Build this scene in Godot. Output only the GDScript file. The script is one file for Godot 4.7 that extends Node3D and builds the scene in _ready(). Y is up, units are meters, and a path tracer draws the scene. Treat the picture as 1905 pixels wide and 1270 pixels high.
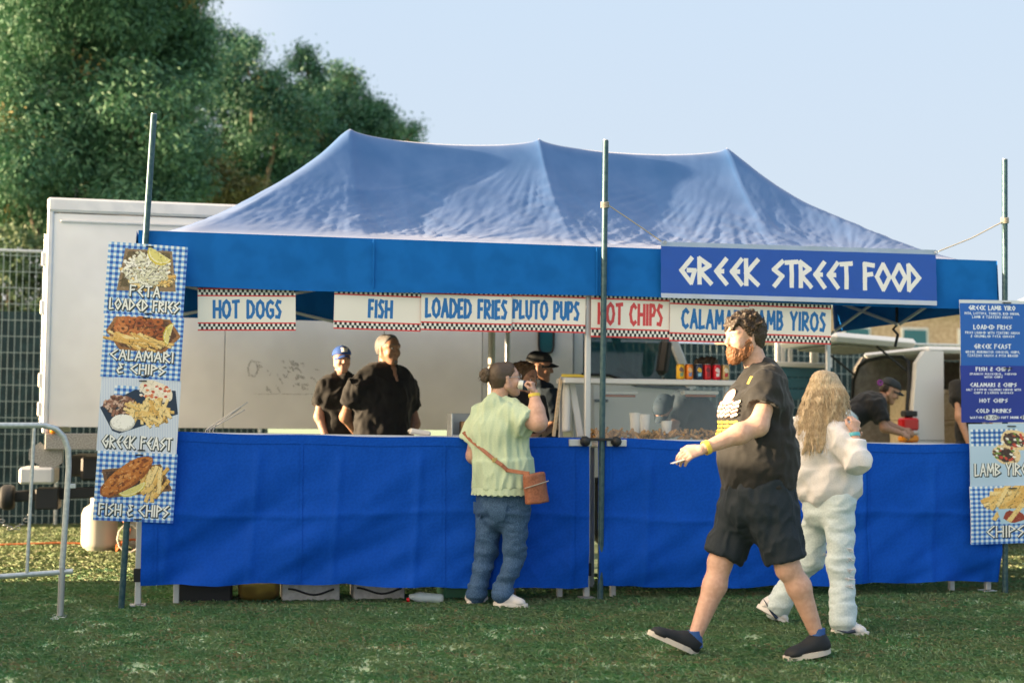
extends Node3D

# ---------------------------------------------------------------- mesh builder
class MB:
	var v := PackedVector3Array()
	var n := PackedVector3Array()
	var t := PackedVector2Array()
	var ix := PackedInt32Array()
	func vert(p: Vector3, nn: Vector3, uv := Vector2.ZERO) -> int:
		v.append(p); n.append(nn); t.append(uv)
		return v.size() - 1
	func tri(a: int, b: int, c: int) -> void:
		var cr := (v[b] - v[a]).cross(v[c] - v[a])
		if cr.dot(n[a] + n[b] + n[c]) > 0.0:
			ix.append(a); ix.append(c); ix.append(b)
		else:
			ix.append(a); ix.append(b); ix.append(c)
	func face(pts: Array, nn: Vector3, uvs := []) -> void:
		var s := v.size()
		for i in pts.size():
			vert(pts[i], nn, uvs[i] if uvs.size() > i else Vector2(0.5, 0.5))
		for i in range(1, pts.size() - 1):
			tri(s, s + i, s + i + 1)
	func quad(a: Vector3, b: Vector3, c: Vector3, d: Vector3, toward: Vector3) -> void:
		var nn := (b - a).cross(c - a).normalized()
		if nn.dot(toward) < 0.0: nn = -nn
		face([a, b, c, d], nn)
	func box(c: Vector3, s: Vector3, bev := 0.0, bs := Basis()) -> void:
		var h := s * 0.5
		var e := minf(bev, minf(h.x, minf(h.y, h.z)) * 0.9)
		for a in 3:
			for sg in [-1.0, 1.0]:
				var nn := Vector3.ZERO
				nn[a] = sg
				var b := (a + 1) % 3
				var d := (a + 2) % 3
				var pts := []
				for q in [[-1.0, -1.0], [1.0, -1.0], [1.0, 1.0], [-1.0, 1.0]]:
					var p := Vector3.ZERO
					p[a] = sg * h[a]; p[b] = q[0] * (h[b] - e); p[d] = q[1] * (h[d] - e)
					pts.append(c + bs * p)
				face(pts, bs * nn)
		if e <= 0.0: return
		for a in 3:
			var b := (a + 1) % 3
			var d := (a + 2) % 3
			for sa in [-1.0, 1.0]:
				for sb in [-1.0, 1.0]:
					var pts := []
					for sd in [-1.0, 1.0]:
						var p := Vector3.ZERO
						p[a] = sa * h[a]; p[b] = sb * (h[b] - e); p[d] = sd * (h[d] - e)
						var q := p
						q[a] = sa * (h[a] - e); q[b] = sb * h[b]
						if sd < 0.0: pts = [p, q]
						else: pts += [q, p]
					for i in 4: pts[i] = c + bs * pts[i]
					var nn := Vector3.ZERO
					nn[a] = sa; nn[b] = sb
					face(pts, (bs * nn).normalized())
		for sx in [-1.0, 1.0]:
			for sy in [-1.0, 1.0]:
				for sz in [-1.0, 1.0]:
					var s3 := Vector3(sx, sy, sz)
					var i := s3 * (h - Vector3.ONE * e)
					face([c + bs * (i + Vector3(sx * e, 0, 0)), c + bs * (i + Vector3(0, sy * e, 0)), c + bs * (i + Vector3(0, 0, sz * e))], (bs * s3).normalized())
	func bar(a: Vector3, b: Vector3, w: float, d: float, side := Vector3.BACK, bev := 0.0) -> void:
		var y := (b - a).normalized()
		var x := y.cross(side).normalized()
		if x.length() < 0.1: x = y.cross(Vector3.RIGHT).normalized()
		box((a + b) * 0.5, Vector3(w, a.distance_to(b), d), bev, Basis(x, y, x.cross(y)))
	func tube(pts: Array, rs, seg := 10, caps := true) -> void:
		var up := Vector3.ZERO
		var base := v.size()
		var np := pts.size()
		for i in np:
			var dir: Vector3 = (pts[mini(i + 1, np - 1)] - pts[maxi(i - 1, 0)]).normalized()
			if up == Vector3.ZERO:
				up = dir.cross(Vector3.UP if absf(dir.y) < 0.9 else Vector3.RIGHT).normalized()
			up = (up - dir * up.dot(dir)).normalized()
			var w := dir.cross(up)
			var r: float = rs[i] if rs is Array else rs
			for j in seg:
				var a := TAU * j / seg
				var q := up * cos(a) + w * sin(a)
				vert(pts[i] + q * r, q, Vector2(float(j) / seg, float(i) / maxf(1, np - 1)))
		for i in np - 1:
			for j in seg:
				var a := base + i * seg + j
				var b := base + i * seg + (j + 1) % seg
				tri(a, b, b + seg); tri(a, b + seg, a + seg)
		if caps:
			for e in [0, np - 1]:
				var ring := []
				for j in seg: ring.append(v[base + e * seg + j])
				var d: Vector3 = pts[1] - pts[0] if e == 0 else pts[np - 2] - pts[np - 1]
				face(ring, -d.normalized())
	func lathe(prof: Array, seg: int, xf := Transform3D()) -> void:
		var base := v.size()
		var m := prof.size()
		for i in m:
			var d: Vector2 = prof[mini(i + 1, m - 1)] - prof[maxi(i - 1, 0)]
			var nr := Vector2(d.y, -d.x).normalized()
			for j in seg + 1:
				var a := TAU * j / seg
				var o := Vector3(cos(a), 0, sin(a))
				vert(xf * (o * prof[i].x + Vector3.UP * prof[i].y), (xf.basis * (o * nr.x + Vector3.UP * nr.y)).normalized(), Vector2(float(j) / seg, 1.0 - float(i) / (m - 1)))
		for i in m - 1:
			for j in seg:
				var a := base + i * (seg + 1) + j
				tri(a, a + 1, a + seg + 2); tri(a, a + seg + 2, a + seg + 1)
	func grid(nx: int, ny: int, f: Callable, toward: Vector3) -> void:
		var base := v.size()
		for j in ny + 1:
			for i in nx + 1:
				vert(f.call(float(i) / nx, float(j) / ny), Vector3.ZERO, Vector2(float(i) / nx, float(j) / ny))
		for j in ny:
			for i in nx:
				var a := base + j * (nx + 1) + i
				for q in [[a, a + 1, a + nx + 2], [a, a + nx + 2, a + nx + 1]]:
					var cr := (v[q[1]] - v[q[0]]).cross(v[q[2]] - v[q[0]])
					var s := 1.0 if cr.dot(toward) > 0.0 else -1.0
					for k in q: n[k] += cr * s
		for k in range(base, v.size()): n[k] = n[k].normalized()
		for j in ny:
			for i in nx:
				var a := base + j * (nx + 1) + i
				tri(a, a + 1, a + nx + 2); tri(a, a + nx + 2, a + nx + 1)
	func prism(poly: Array, a: Vector3, b: Vector3, ax: Vector3, ay: Vector3) -> void:
		# polygon (Vector2) laid on axes ax, ay, extruded from offset a to offset b
		var nn := (b - a).normalized()
		var p2 := PackedVector2Array(poly)
		var tr := Geometry2D.triangulate_polygon(p2)
		for e in [[a, -nn], [b, nn]]:
			var s := v.size()
			for q in poly: vert(e[0] + ax * q.x + ay * q.y, e[1], q)
			for i in range(0, tr.size(), 3): tri(s + tr[i], s + tr[i + 1], s + tr[i + 2])
		var cw := Geometry2D.is_polygon_clockwise(p2)
		for i in poly.size():
			var q: Vector2 = poly[i]
			var r: Vector2 = poly[(i + 1) % poly.size()]
			var o := Vector2(r.y - q.y, q.x - r.x) * (-1.0 if cw else 1.0)
			var pq := ax * q.x + ay * q.y
			var pr := ax * r.x + ay * r.y
			face([a + pq, a + pr, b + pr, b + pq], (ax * o.x + ay * o.y).normalized())
	func mesh() -> ArrayMesh:
		var m := ArrayMesh.new()
		var ar := []
		ar.resize(Mesh.ARRAY_MAX)
		ar[Mesh.ARRAY_VERTEX] = v; ar[Mesh.ARRAY_NORMAL] = n; ar[Mesh.ARRAY_TEX_UV] = t; ar[Mesh.ARRAY_INDEX] = ix
		m.add_surface_from_arrays(Mesh.PRIMITIVE_TRIANGLES, ar)
		return m

# ---------------------------------------------------------------- smooth blended field, meshed as surface nets
class SD:
	var o: Vector3
	var h: float
	var nx: int
	var ny: int
	var nz: int
	var f := PackedFloat32Array()
	func _init(lo: Vector3, hi: Vector3, cell: float) -> void:
		o = lo; h = cell
		nx = int((hi.x - lo.x) / cell) + 2
		ny = int((hi.y - lo.y) / cell) + 2
		nz = int((hi.z - lo.z) / cell) + 2
		f.resize(nx * ny * nz)
		f.fill(1.0)
	# tapered limb from a to b with elliptical section: half width w along X, half depth d across it
	func bone(a: Vector3, b: Vector3, w0: float, d0: float, w1: float, d1: float, X: Vector3, k: float, flat: int) -> void:
		var ax := b - a
		var L := maxf(ax.length(), 0.0001)
		var Yd := ax / L if ax.length() > 0.0005 else (Vector3.UP if absf(X.y) < 0.9 else Vector3.RIGHT)
		var Xd := (X - Yd * X.dot(Yd)).normalized()
		if Xd.length() < 0.5: Xd = Yd.cross(Vector3(0.3, 0.5, 0.8)).normalized()
		var Zd := Xd.cross(Yd)
		var R := maxf(maxf(w0, d0), maxf(w1, d1)) + k * 0.6 + h * 2.2
		var lo := a.min(b) - Vector3.ONE * R
		var hi := a.max(b) + Vector3.ONE * R
		var i0 := maxi(0, int((lo.x - o.x) / h)); var i1 := mini(nx - 1, int((hi.x - o.x) / h) + 1)
		var j0 := maxi(0, int((lo.y - o.y) / h)); var j1 := mini(ny - 1, int((hi.y - o.y) / h) + 1)
		var k0 := maxi(0, int((lo.z - o.z) / h)); var k1 := mini(nz - 1, int((hi.z - o.z) / h) + 1)
		var rnd := absf(w0 - d0) < 0.0005 and absf(w1 - d1) < 0.0005
		var dw := w1 - w0
		var dd := d1 - d0
		for kk in range(k0, k1 + 1):
			for j in range(j0, j1 + 1):
				var p := Vector3(o.x + i0 * h, o.y + j * h, o.z + kk * h) - a
				var ty := p.dot(Yd); var x := p.dot(Xd); var z := p.dot(Zd)
				var sy := Yd.x * h; var sx := Xd.x * h; var sz := Zd.x * h
				var at := (kk * ny + j) * nx + i0
				for i in range(i0, i1 + 1):
					var tt := clampf(ty / L, 0.0, 1.0)
					var yy := ty - tt * L
					if flat: yy = 0.0
					var w := w0 + dw * tt
					var ds: float
					if rnd:
						ds = sqrt(x * x + z * z + yy * yy) - w
					else:
						var d := d0 + dd * tt
						var m := minf(w, d)
						var a1 := x / w; var a2 := z / d; var a3 := yy / m
						var q := sqrt(a1 * a1 + a2 * a2 + a3 * a3)
						a1 /= w; a2 /= d; a3 /= m
						ds = q * (q - 1.0) / maxf(sqrt(a1 * a1 + a2 * a2 + a3 * a3), 0.001)
					if flat & 1: ds = maxf(ds, ty - L)
					if flat & 2: ds = maxf(ds, -ty)
					if flat == 1 and ty < 0.0: ds = maxf(ds, -ty - w * 0.6)
					var g := f[at]
					var e := k - absf(g - ds)
					var r := minf(g, ds)
					if e > 0.0: r -= e * e * 0.25 / k
					f[at] = r
					at += 1
					ty += sy; x += sx; z += sz
	func cut(p: Vector3, nn: Vector3) -> void:
		nn = nn.normalized()
		var at := 0
		for kk in nz:
			for j in ny:
				var d := (Vector3(o.x, o.y + j * h, o.z + kk * h) - p).dot(nn)
				for i in nx:
					if d > f[at]: f[at] = d
					at += 1
					d += nn.x * h
	func hit(p: Vector3, dir: Vector3, far := 1.0) -> Vector3:
		var s := 0.0
		while s < far:
			var q := (p + dir * s - o) / h
			var i := int(q.x); var j := int(q.y); var kk := int(q.z)
			if i >= 0 and j >= 0 and kk >= 0 and i < nx - 1 and j < ny - 1 and kk < nz - 1:
				var fx := q.x - i; var fy := q.y - j; var fz := q.z - kk
				var at := (kk * ny + j) * nx + i
				var sl := nx * ny
				var c0 := lerpf(lerpf(f[at], f[at + 1], fx), lerpf(f[at + nx], f[at + nx + 1], fx), fy)
				var c1 := lerpf(lerpf(f[at + sl], f[at + sl + 1], fx), lerpf(f[at + sl + nx], f[at + sl + nx + 1], fx), fy)
				if lerpf(c0, c1, fz) < 0.0: return p + dir * s
			s += h * 0.3
		return p + dir * far
	func to(mb: MB, amp := 0.0, noise: FastNoiseLite = null, st := Vector3.ONE, creased := false) -> void:
		var id := PackedInt32Array()
		id.resize(f.size())
		id.fill(-1)
		var sl := nx * ny
		var base := mb.v.size()
		var off := [0, 1, nx, nx + 1, sl, sl + 1, sl + nx, sl + nx + 1]
		var ed := [[0, 1], [2, 3], [4, 5], [6, 7], [0, 2], [1, 3], [4, 6], [5, 7], [0, 4], [1, 5], [2, 6], [3, 7]]
		var vs := PackedVector3Array()
		var qs := PackedInt32Array()
		var lim := h * 1.9
		var c := PackedFloat32Array()
		c.resize(8)
		for kk in nz - 1:
			for j in ny - 1:
				var at := (kk * ny + j) * nx
				for i in nx - 1:
					var f0 := f[at]
					if f0 < lim and f0 > -lim:
						var neg := 0
						for q in 8:
							c[q] = f[at + off[q]]
							if c[q] < 0.0: neg += 1
						if neg > 0 and neg < 8:
							var s := Vector3.ZERO
							var m := 0
							for e in ed:
								var a: int = e[0]; var b: int = e[1]
								var fa := c[a]; var fb := c[b]
								if (fa < 0.0) != (fb < 0.0):
									var tt := fa / (fa - fb)
									var pa := Vector3(a & 1, (a >> 1) & 1, a >> 2)
									var pb := Vector3(b & 1, (b >> 1) & 1, b >> 2)
									s += pa.lerp(pb, tt)
									m += 1
							id[at] = vs.size()
							vs.append(o + (Vector3(i, j, kk) + s / m) * h)
							var inside := c[0] < 0.0
							if i > 0 and j > 0 and kk > 0:
								if inside != (c[1] < 0.0): quad(qs, id, at, at - nx, at - nx - sl, at - sl, inside)
								if inside != (c[2] < 0.0): quad(qs, id, at, at - sl, at - sl - 1, at - 1, inside)
								if inside != (c[4] < 0.0): quad(qs, id, at, at - 1, at - 1 - nx, at - nx, inside)
					at += 1
		for pass_ in 2:
			var ns := PackedVector3Array()
			ns.resize(vs.size())
			ns.fill(Vector3.ZERO)
			for q in range(0, qs.size(), 3):
				var a := qs[q]; var b := qs[q + 1]; var d := qs[q + 2]
				var cr := (vs[d] - vs[a]).cross(vs[b] - vs[a])
				ns[a] += cr; ns[b] += cr; ns[d] += cr
			for q in ns.size(): ns[q] = ns[q].normalized()
			if pass_ == 0 and amp > 0.0:
				for q in vs.size():
					var w := noise.get_noise_3dv(vs[q] * st)
					if creased: w = .55 - 2.4 * absf(w) + .5 * w
					vs[q] += ns[q] * amp * w
			else:
				mb.v.append_array(vs)
				mb.n.append_array(ns)
				for q in vs: mb.t.append(Vector2(q.x, -q.y))
				for q in qs: mb.ix.append(base + q)
				return
	func quad(qs: PackedInt32Array, id: PackedInt32Array, a: int, b: int, c: int, d: int, inside: bool) -> void:
		var A := id[a]; var B := id[b]; var C := id[c]; var D := id[d]
		if A < 0 or B < 0 or C < 0 or D < 0: return
		if inside: qs.append_array([A, C, B, A, D, C])
		else: qs.append_array([A, B, C, A, C, D])

# ---------------------------------------------------------------- helpers
var SF: Transform3D                      # the stall's own axes: x along its front, y up, z out of its front
var rng := RandomNumberGenerator.new()
var taken := {}
var base := {}
var M := {}
var fold_noise := FastNoiseLite.new()
var fine_noise := FastNoiseLite.new()

func lin(r: float, g: float, b: float, a := 1.0) -> Color:
	var c := Color(r, g, b).linear_to_srgb()
	c.a = a
	return c

func mat(c: Color, rough := 0.7, metal := 0.0) -> StandardMaterial3D:
	var m := StandardMaterial3D.new()
	m.albedo_color = c; m.roughness = rough; m.metallic = metal
	return m

func noise_tex(c1: Color, c2: Color, freq: float, seed_ := 1, oct := 4, size := 256, lo := 0.3, hi := 0.7) -> NoiseTexture2D:
	var nz := FastNoiseLite.new()
	nz.seed = seed_; nz.frequency = freq; nz.fractal_octaves = oct
	nz.noise_type = FastNoiseLite.TYPE_SIMPLEX_SMOOTH
	var t := NoiseTexture2D.new()
	t.width = size; t.height = size; t.seamless = true; t.noise = nz
	var g := Gradient.new()
	g.offsets = PackedFloat32Array([lo, hi]); g.colors = PackedColorArray([c1, c2])
	t.color_ramp = g
	return t

func matn(c1: Color, c2: Color, rough: float, scale: float, freq := 0.02, seed_ := 1, metal := 0.0, oct := 4) -> StandardMaterial3D:
	var m := mat(Color.WHITE, rough, metal)
	m.albedo_texture = noise_tex(c1, c2, freq, seed_, oct)
	m.uv1_triplanar = true
	m.uv1_scale = Vector3.ONE * scale
	return m

func relief(m: StandardMaterial3D, freq: float, strength: float, seed_ := 5) -> StandardMaterial3D:
	var nz := FastNoiseLite.new()
	nz.seed = seed_; nz.frequency = freq; nz.fractal_octaves = 3
	var t := NoiseTexture2D.new()
	t.width = 256; t.height = 256; t.seamless = true; t.noise = nz; t.as_normal_map = true; t.bump_strength = strength
	m.normal_enabled = true
	m.normal_texture = t
	return m

func numbered(called: String) -> String:
	var k: int = taken.get(called, 0)
	taken[called] = k + 1
	return called if k == 0 else "%s_%03d" % [called, k]

func meta(o: Node, label: String, category: String, group := "", kind := "") -> void:
	if label: o.set_meta("label", label)
	if category: o.set_meta("category", category)
	if group: o.set_meta("group", group)
	if kind: o.set_meta("kind", kind)

# a thing stands at a point of the stall's axes; its parts are built in those axes too
func thing(called: String, label: String, category: String, at: Vector3, group := "") -> Node3D:
	var o := Node3D.new()
	o.name = numbered(called)
	add_child(o)
	o.transform = SF * Transform3D(Basis(), at)
	base[o] = at
	meta(o, label, category, group)
	return o

func part(parent: Node3D, called: String, mb: MB, m: Material, label := "") -> MeshInstance3D:
	var o := MeshInstance3D.new()
	o.name = called
	o.mesh = mb.mesh()
	o.material_override = m
	parent.add_child(o, true)
	if base.has(parent):
		o.position = -base[parent]
	if label: o.set_meta("label", label)
	return o

func boxed(parent: Node3D, called: String, c: Vector3, s: Vector3, m: Material, bev := 0.004) -> MeshInstance3D:
	var mb := MB.new()
	mb.box(c, s, bev)
	return part(parent, called, mb, m)

func tubed(parent: Node3D, called: String, pts: Array, r, m: Material, seg := 10) -> MeshInstance3D:
	var mb := MB.new()
	mb.tube(pts, r, seg)
	return part(parent, called, mb, m)

func setting(called: String, mb: MB, m: Material) -> MeshInstance3D:
	var o := MeshInstance3D.new()
	o.name = called
	o.mesh = mb.mesh()
	o.material_override = m
	o.set_meta("kind", "structure")
	add_child(o)
	return o

# ---------------------------------------------------------------- print: drawing into images
func d_poly(im: Image, pts: Array, c: Color) -> void:
	var y0 := 1e9; var y1 := -1e9
	for p in pts: y0 = minf(y0, p.y); y1 = maxf(y1, p.y)
	for y in range(maxi(0, int(y0)), mini(im.get_height(), int(y1) + 1)):
		var xs := []
		var yy := y + 0.5
		for i in pts.size():
			var a: Vector2 = pts[i]; var b: Vector2 = pts[(i + 1) % pts.size()]
			if (a.y <= yy) != (b.y <= yy): xs.append(a.x + (b.x - a.x) * (yy - a.y) / (b.y - a.y))
		xs.sort()
		for i in range(0, xs.size() - 1, 2):
			var x0 := int(round(xs[i])); var x1 := int(round(xs[i + 1]))
			if x1 > x0: im.fill_rect(Rect2i(x0, y, x1 - x0, 1), c)

func d_ell(im: Image, x: float, y: float, rx: float, ry: float, c: Color, rot := 0.0, wob := 0.0) -> void:
	var pts := []
	for i in 28:
		var a := TAU * i / 28
		var k := 1.0 + wob * sin(a * 5.0 + x) * 0.5 + wob * sin(a * 3.0 + y) * 0.5
		pts.append(Vector2(x, y) + Vector2(cos(a) * rx * k, sin(a) * ry * k).rotated(rot))
	d_poly(im, pts, c)

func d_line(im: Image, pts: Array, w: float, c: Color) -> void:
	for i in pts.size() - 1:
		var a: Vector2 = pts[i]; var b: Vector2 = pts[i + 1]
		var d := (b - a).normalized()
		var nn := Vector2(-d.y, d.x) * w * 0.5
		var e := d * w * 0.35
		d_poly(im, [a - e + nn, b + e + nn, b + e - nn, a - e - nn], c)

const GLYPH := {
	"A": [.8, [0, 0, .5, 1, 1, 0], [.2, .36, .8, .36]], "B": [.7, [0, 0, 0, 1, .9, .78, .1, .52, 1, .24, 0, 0]], "C": [.75, [1, 1, 0, .5, 1, 0]],
	"D": [.75, [0, 0, 0, 1, 1, .5, 0, 0]], "E": [.7, [1, 1, .1, .5, 1, 0], [.1, .5, .7, .5]], "F": [.62, [0, 0, 0, 1, 1, .95], [0, .55, .8, .6]],
	"G": [.85, [.75, 1, 0, .5, .7, 0, 1, .5, .5, .5]], "H": [.75, [0, 0, 0, 1], [1, 0, 1, 1], [0, .5, 1, .5]], "I": [.1, [.5, 0, .5, 1]],
	"J": [.6, [.8, 1, .8, .2, 0, 0]], "K": [.75, [0, 0, 0, 1], [1, 1, 0, .45, 1, 0]], "L": [.55, [0, 1, 0, 0, 1, .06]],
	"M": [.95, [0, 0, .1, 1, .5, .3, .9, 1, 1, 0]], "N": [.8, [0, 0, 0, 1, 1, 0, 1, 1]], "O": [.9, [.5, 1, 0, .5, .5, 0, 1, .5, .5, 1]],
	"P": [.65, [0, 0, 0, 1, 1, .7, 0, .42]], "Q": [.9, [.5, 1, 0, .5, .5, 0, 1, .5, .5, 1], [.6, .3, 1, -.1]], "R": [.72, [0, 0, 0, 1, .9, .72, .05, .46, 1, 0]],
	"S": [.65, [1, 1, .05, .66, .95, .4, .1, 0]], "T": [.75, [0, .96, 1, 1], [.5, .97, .5, 0]], "U": [.75, [0, 1, .1, .15, .5, 0, .9, .15, 1, 1]],
	"V": [.8, [0, 1, .5, 0, 1, 1]], "W": [1.1, [0, 1, .25, 0, .5, .7, .75, 0, 1, 1]], "X": [.75, [0, 0, 1, 1], [0, 1, 1, 0]], "Y": [.75, [0, 1, .5, .5, 1, 1], [.5, .5, .5, 0]],
	"Z": [.75, [0, 1, 1, .96, 0, .04, 1, 0]], "&": [.65, [1, .9, .3, .95, .8, .55, .2, .5], [.8, .55, 0, .3, .3, 0, 1, .1]], ",": [.15, [.5, .12, .2, -.15]], ".": [.12, [.5, 0, .5, .06]],
	"0": [.7, [.5, 1, 0, .6, 0, .4, .5, 0, 1, .4, 1, .6, .5, 1]], "3": [.65, [0, 1, .9, .8, .3, .52, 1, .25, 0, 0]], "$": [.6, [1, .85, .1, .7, .9, .35, 0, .12], [.5, 1.1, .5, -.1]],
	"1": [.3, [.1, .8, .5, 1, .5, 0]], "5": [.6, [1, 1, .1, .95, .1, .6, 1, .4, .6, 0, 0, .05]], " ": [.4],
}
const ROUND := {
	"C": [.75, [.95, .85, .6, 1, .2, .85, 0, .5, .2, .15, .6, 0, .95, .12]], "D": [.78, [0, 0, 0, 1, .55, .95, .95, .68, .95, .32, .55, .05, 0, 0]],
	"E": [.5, [1, 1, 0, .98, 0, 0, 1, .04], [0, .52, .85, .52]], "G": [.85, [.95, .88, .6, 1, .2, .85, 0, .5, .2, .12, .6, 0, .95, .15, .95, .45, .6, .45]],
	"O": [.9, [.5, 1, .15, .85, 0, .5, .15, .15, .5, 0, .85, .15, 1, .5, .85, .85, .5, 1]], "P": [.62, [0, 0, 0, 1, .7, .98, 1, .76, .7, .5, 0, .45]],
	"R": [.68, [0, 0, 0, 1, .7, .98, .95, .76, .7, .52, .1, .48, 1, 0]], "S": [.58, [.95, .95, .4, 1, .05, .76, .9, .35, .6, .02, 0, .05]],
	"B": [.62, [0, 0, 0, 1, .7, .96, .85, .76, .6, .54, .1, .52, .8, .48, 1, .26, .7, .03, 0, 0]], "F": [.5, [0, 0, 0, 1, 1, 1], [0, .52, .85, .52]],
}

func text_width(s: String, h: float, sp: float, round_: bool) -> float:
	var w := 0.0
	for ch in s:
		var g: Array = ROUND[ch] if round_ and ROUND.has(ch) else GLYPH.get(ch, GLYPH[" "])
		w += (g[0] + sp) * h
	return w - sp * h

func d_text(im: Image, s: String, cx: float, base_y: float, h: float, w: float, c: Color, sq := 1.0, sp := 0.3, round_ := false) -> void:
	var x := cx - text_width(s, h, sp, round_) * sq * 0.5
	for ch in s:
		var g: Array = ROUND[ch] if round_ and ROUND.has(ch) else GLYPH.get(ch, GLYPH[" "])
		for k in range(1, g.size()):
			var pts := []
			for q in range(0, g[k].size(), 2):
				pts.append(Vector2(x + g[k][q] * g[0] * h * sq, base_y - g[k][q + 1] * h))
			d_line(im, pts, w, c)
		x += (g[0] + sp) * h * sq

func d_fit(im: Image, s: String, x0: float, x1: float, base_y: float, h: float, w: float, c: Color, sp := 0.3, round_ := false) -> void:
	d_text(im, s, (x0 + x1) * .5, base_y, h, w, c, (x1 - x0 - w) / text_width(s, h, sp, round_), sp, round_)

func d_gingham(im: Image, cell: int, a: Color, b: Color, c: Color) -> void:
	for y in range(0, im.get_height() / cell + 1):
		for x in range(0, im.get_width() / cell + 1):
			im.fill_rect(Rect2i(x * cell, y * cell, cell, cell), [a, b, b, c][(x % 2) + 2 * (y % 2)])

func printed(im: Image, rough := 0.45) -> StandardMaterial3D:
	var m := mat(Color.WHITE, rough)
	m.albedo_texture = ImageTexture.create_from_image(im)
	m.texture_repeat = false
	return m

# a slightly bowed board seen from +z, hung by its centre, leaning by turn
func board(w: float, h: float, bow: float, thick: float, bs: Basis, at: Vector3) -> MB:
	var mb := MB.new()
	mb.grid(10, 10, func(u, v): return at + bs * Vector3((u - 0.5) * w, (0.5 - v) * h, bow * (sin(u * 5.0 + v * 2.0) * 0.5 + sin(v * 4.0 + u) * 0.5) + thick), bs.z)
	var n0 := mb.v.size()
	mb.grid(10, 10, func(u, v): return at + bs * Vector3((u - 0.5) * w, (0.5 - v) * h, bow * (sin(u * 5.0 + v * 2.0) * 0.5 + sin(v * 4.0 + u) * 0.5)), -bs.z)
	for i in range(n0, mb.t.size()): mb.t[i] = Vector2(0.01, 0.01)
	for e in [[0, 1], [1, 1], [2, 11], [3, 11]]:
		for i in 10:
			var a := 0; var b := 0
			match e[0]:
				0: a = i; b = i + 1
				1: a = 110 + i; b = 111 + i
				2: a = i * 11; b = (i + 1) * 11
				3: a = i * 11 + 10; b = (i + 1) * 11 + 10
			var nn: Vector3 = [bs.y, -bs.y, -bs.x, bs.x][e[0]]
			mb.face([mb.v[a], mb.v[b], mb.v[n0 + b], mb.v[n0 + a]], nn, [Vector2(.01, .01), Vector2(.01, .01), Vector2(.01, .01), Vector2(.01, .01)])
	return mb

# ---------------------------------------------------------------- the stall
const TW := 6.42
const TD := 3.0
const EAVE := 2.55

func roof_y(x: float, z: float) -> float:
	var pk := [1.57, 3.13, 4.78]
	var e := clampf(x / 1.57, 0.0, 1.0) if x < 3.0 else clampf((TW - x) / 1.64, 0.0, 1.0)
	e = pow(e, 1.42)
	var v := clampf(1.0 - absf(z + 1.5) / 1.5, 0.0, 1.0)
	var vv := pow(v, 1.5)
	var mid := 1.0
	if x > pk[0] and x < pk[2]:
		var k := 0 if x < pk[1] else 1
		var f: float = (x - pk[k]) / (pk[k + 1] - pk[k])
		mid = 1.0 - 0.085 * pow(4.0 * f * (1.0 - f), 0.55)
	var kk := 0.1
	var d := maxf(kk - absf(e - vv), 0.0)
	var g := (minf(e, vv) - d * d * 0.25 / kk + 0.025 * smoothstep(0.75, 1.0, minf(e, vv))) * mid
	# folds that run down from each peak, and crumples where the cloth gathers
	var w := 0.0
	for p in pk:
		var dx: float = x - p
		var dz := z + 1.5
		var r := sqrt(dx * dx + dz * dz)
		var a := atan2(dx, dz)
		w += (0.5 - 2.2 * absf(fold_noise.get_noise_2d(a * 20.0 + p * 70.0, r * .9))) * 0.026 * r * exp(-r * 1.15) * clampf(.35 + 1.3 * fold_noise.get_noise_2d(x * 3.0 + 50.0, z * 3.0), 0.0, 1.0) * smoothstep(.95, .45, vv)
	w += fold_noise.get_noise_2d(x * 13.0 + z * 6.0, z * 10.0 + 300.0) * 0.006 * smoothstep(0.0, 0.25, vv) * smoothstep(0.8, 0.25, vv)
	w += fold_noise.get_noise_2d(x * 62.0 + z * 40.0, z * 30.0 - x * 10.0) * 0.0020 * (0.4 + 1.2 * clampf(fold_noise.get_noise_2d(x * 4.0, z * 4.0) + .4, 0.0, 1.0)) * smoothstep(0.0, 0.2, vv) * smoothstep(0.75, 0.3, vv)
	for q in [1.95, 3.95, 5.25]:
		var dx: float = x - q
		var dz := z + 0.05
		var r := sqrt(dx * dx + dz * dz)
		w += (0.5 - 2.2 * absf(fold_noise.get_noise_2d(atan2(dx, -dz) * 20.0 + q * 40.0, r * 3.0))) * 0.026 * r * exp(-r * 2.6)
		w -= 0.03 * exp(-dx * dx * 14.0) * vv * (1.0 - vv) * 4.0
	w -= 0.05 * v * (1.0 - v) * 2.0 * smoothstep(0.3, 1.0, e)
	return EAVE + g * 1.09 + w * smoothstep(0.0, 0.12, minf(e, vv))

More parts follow.
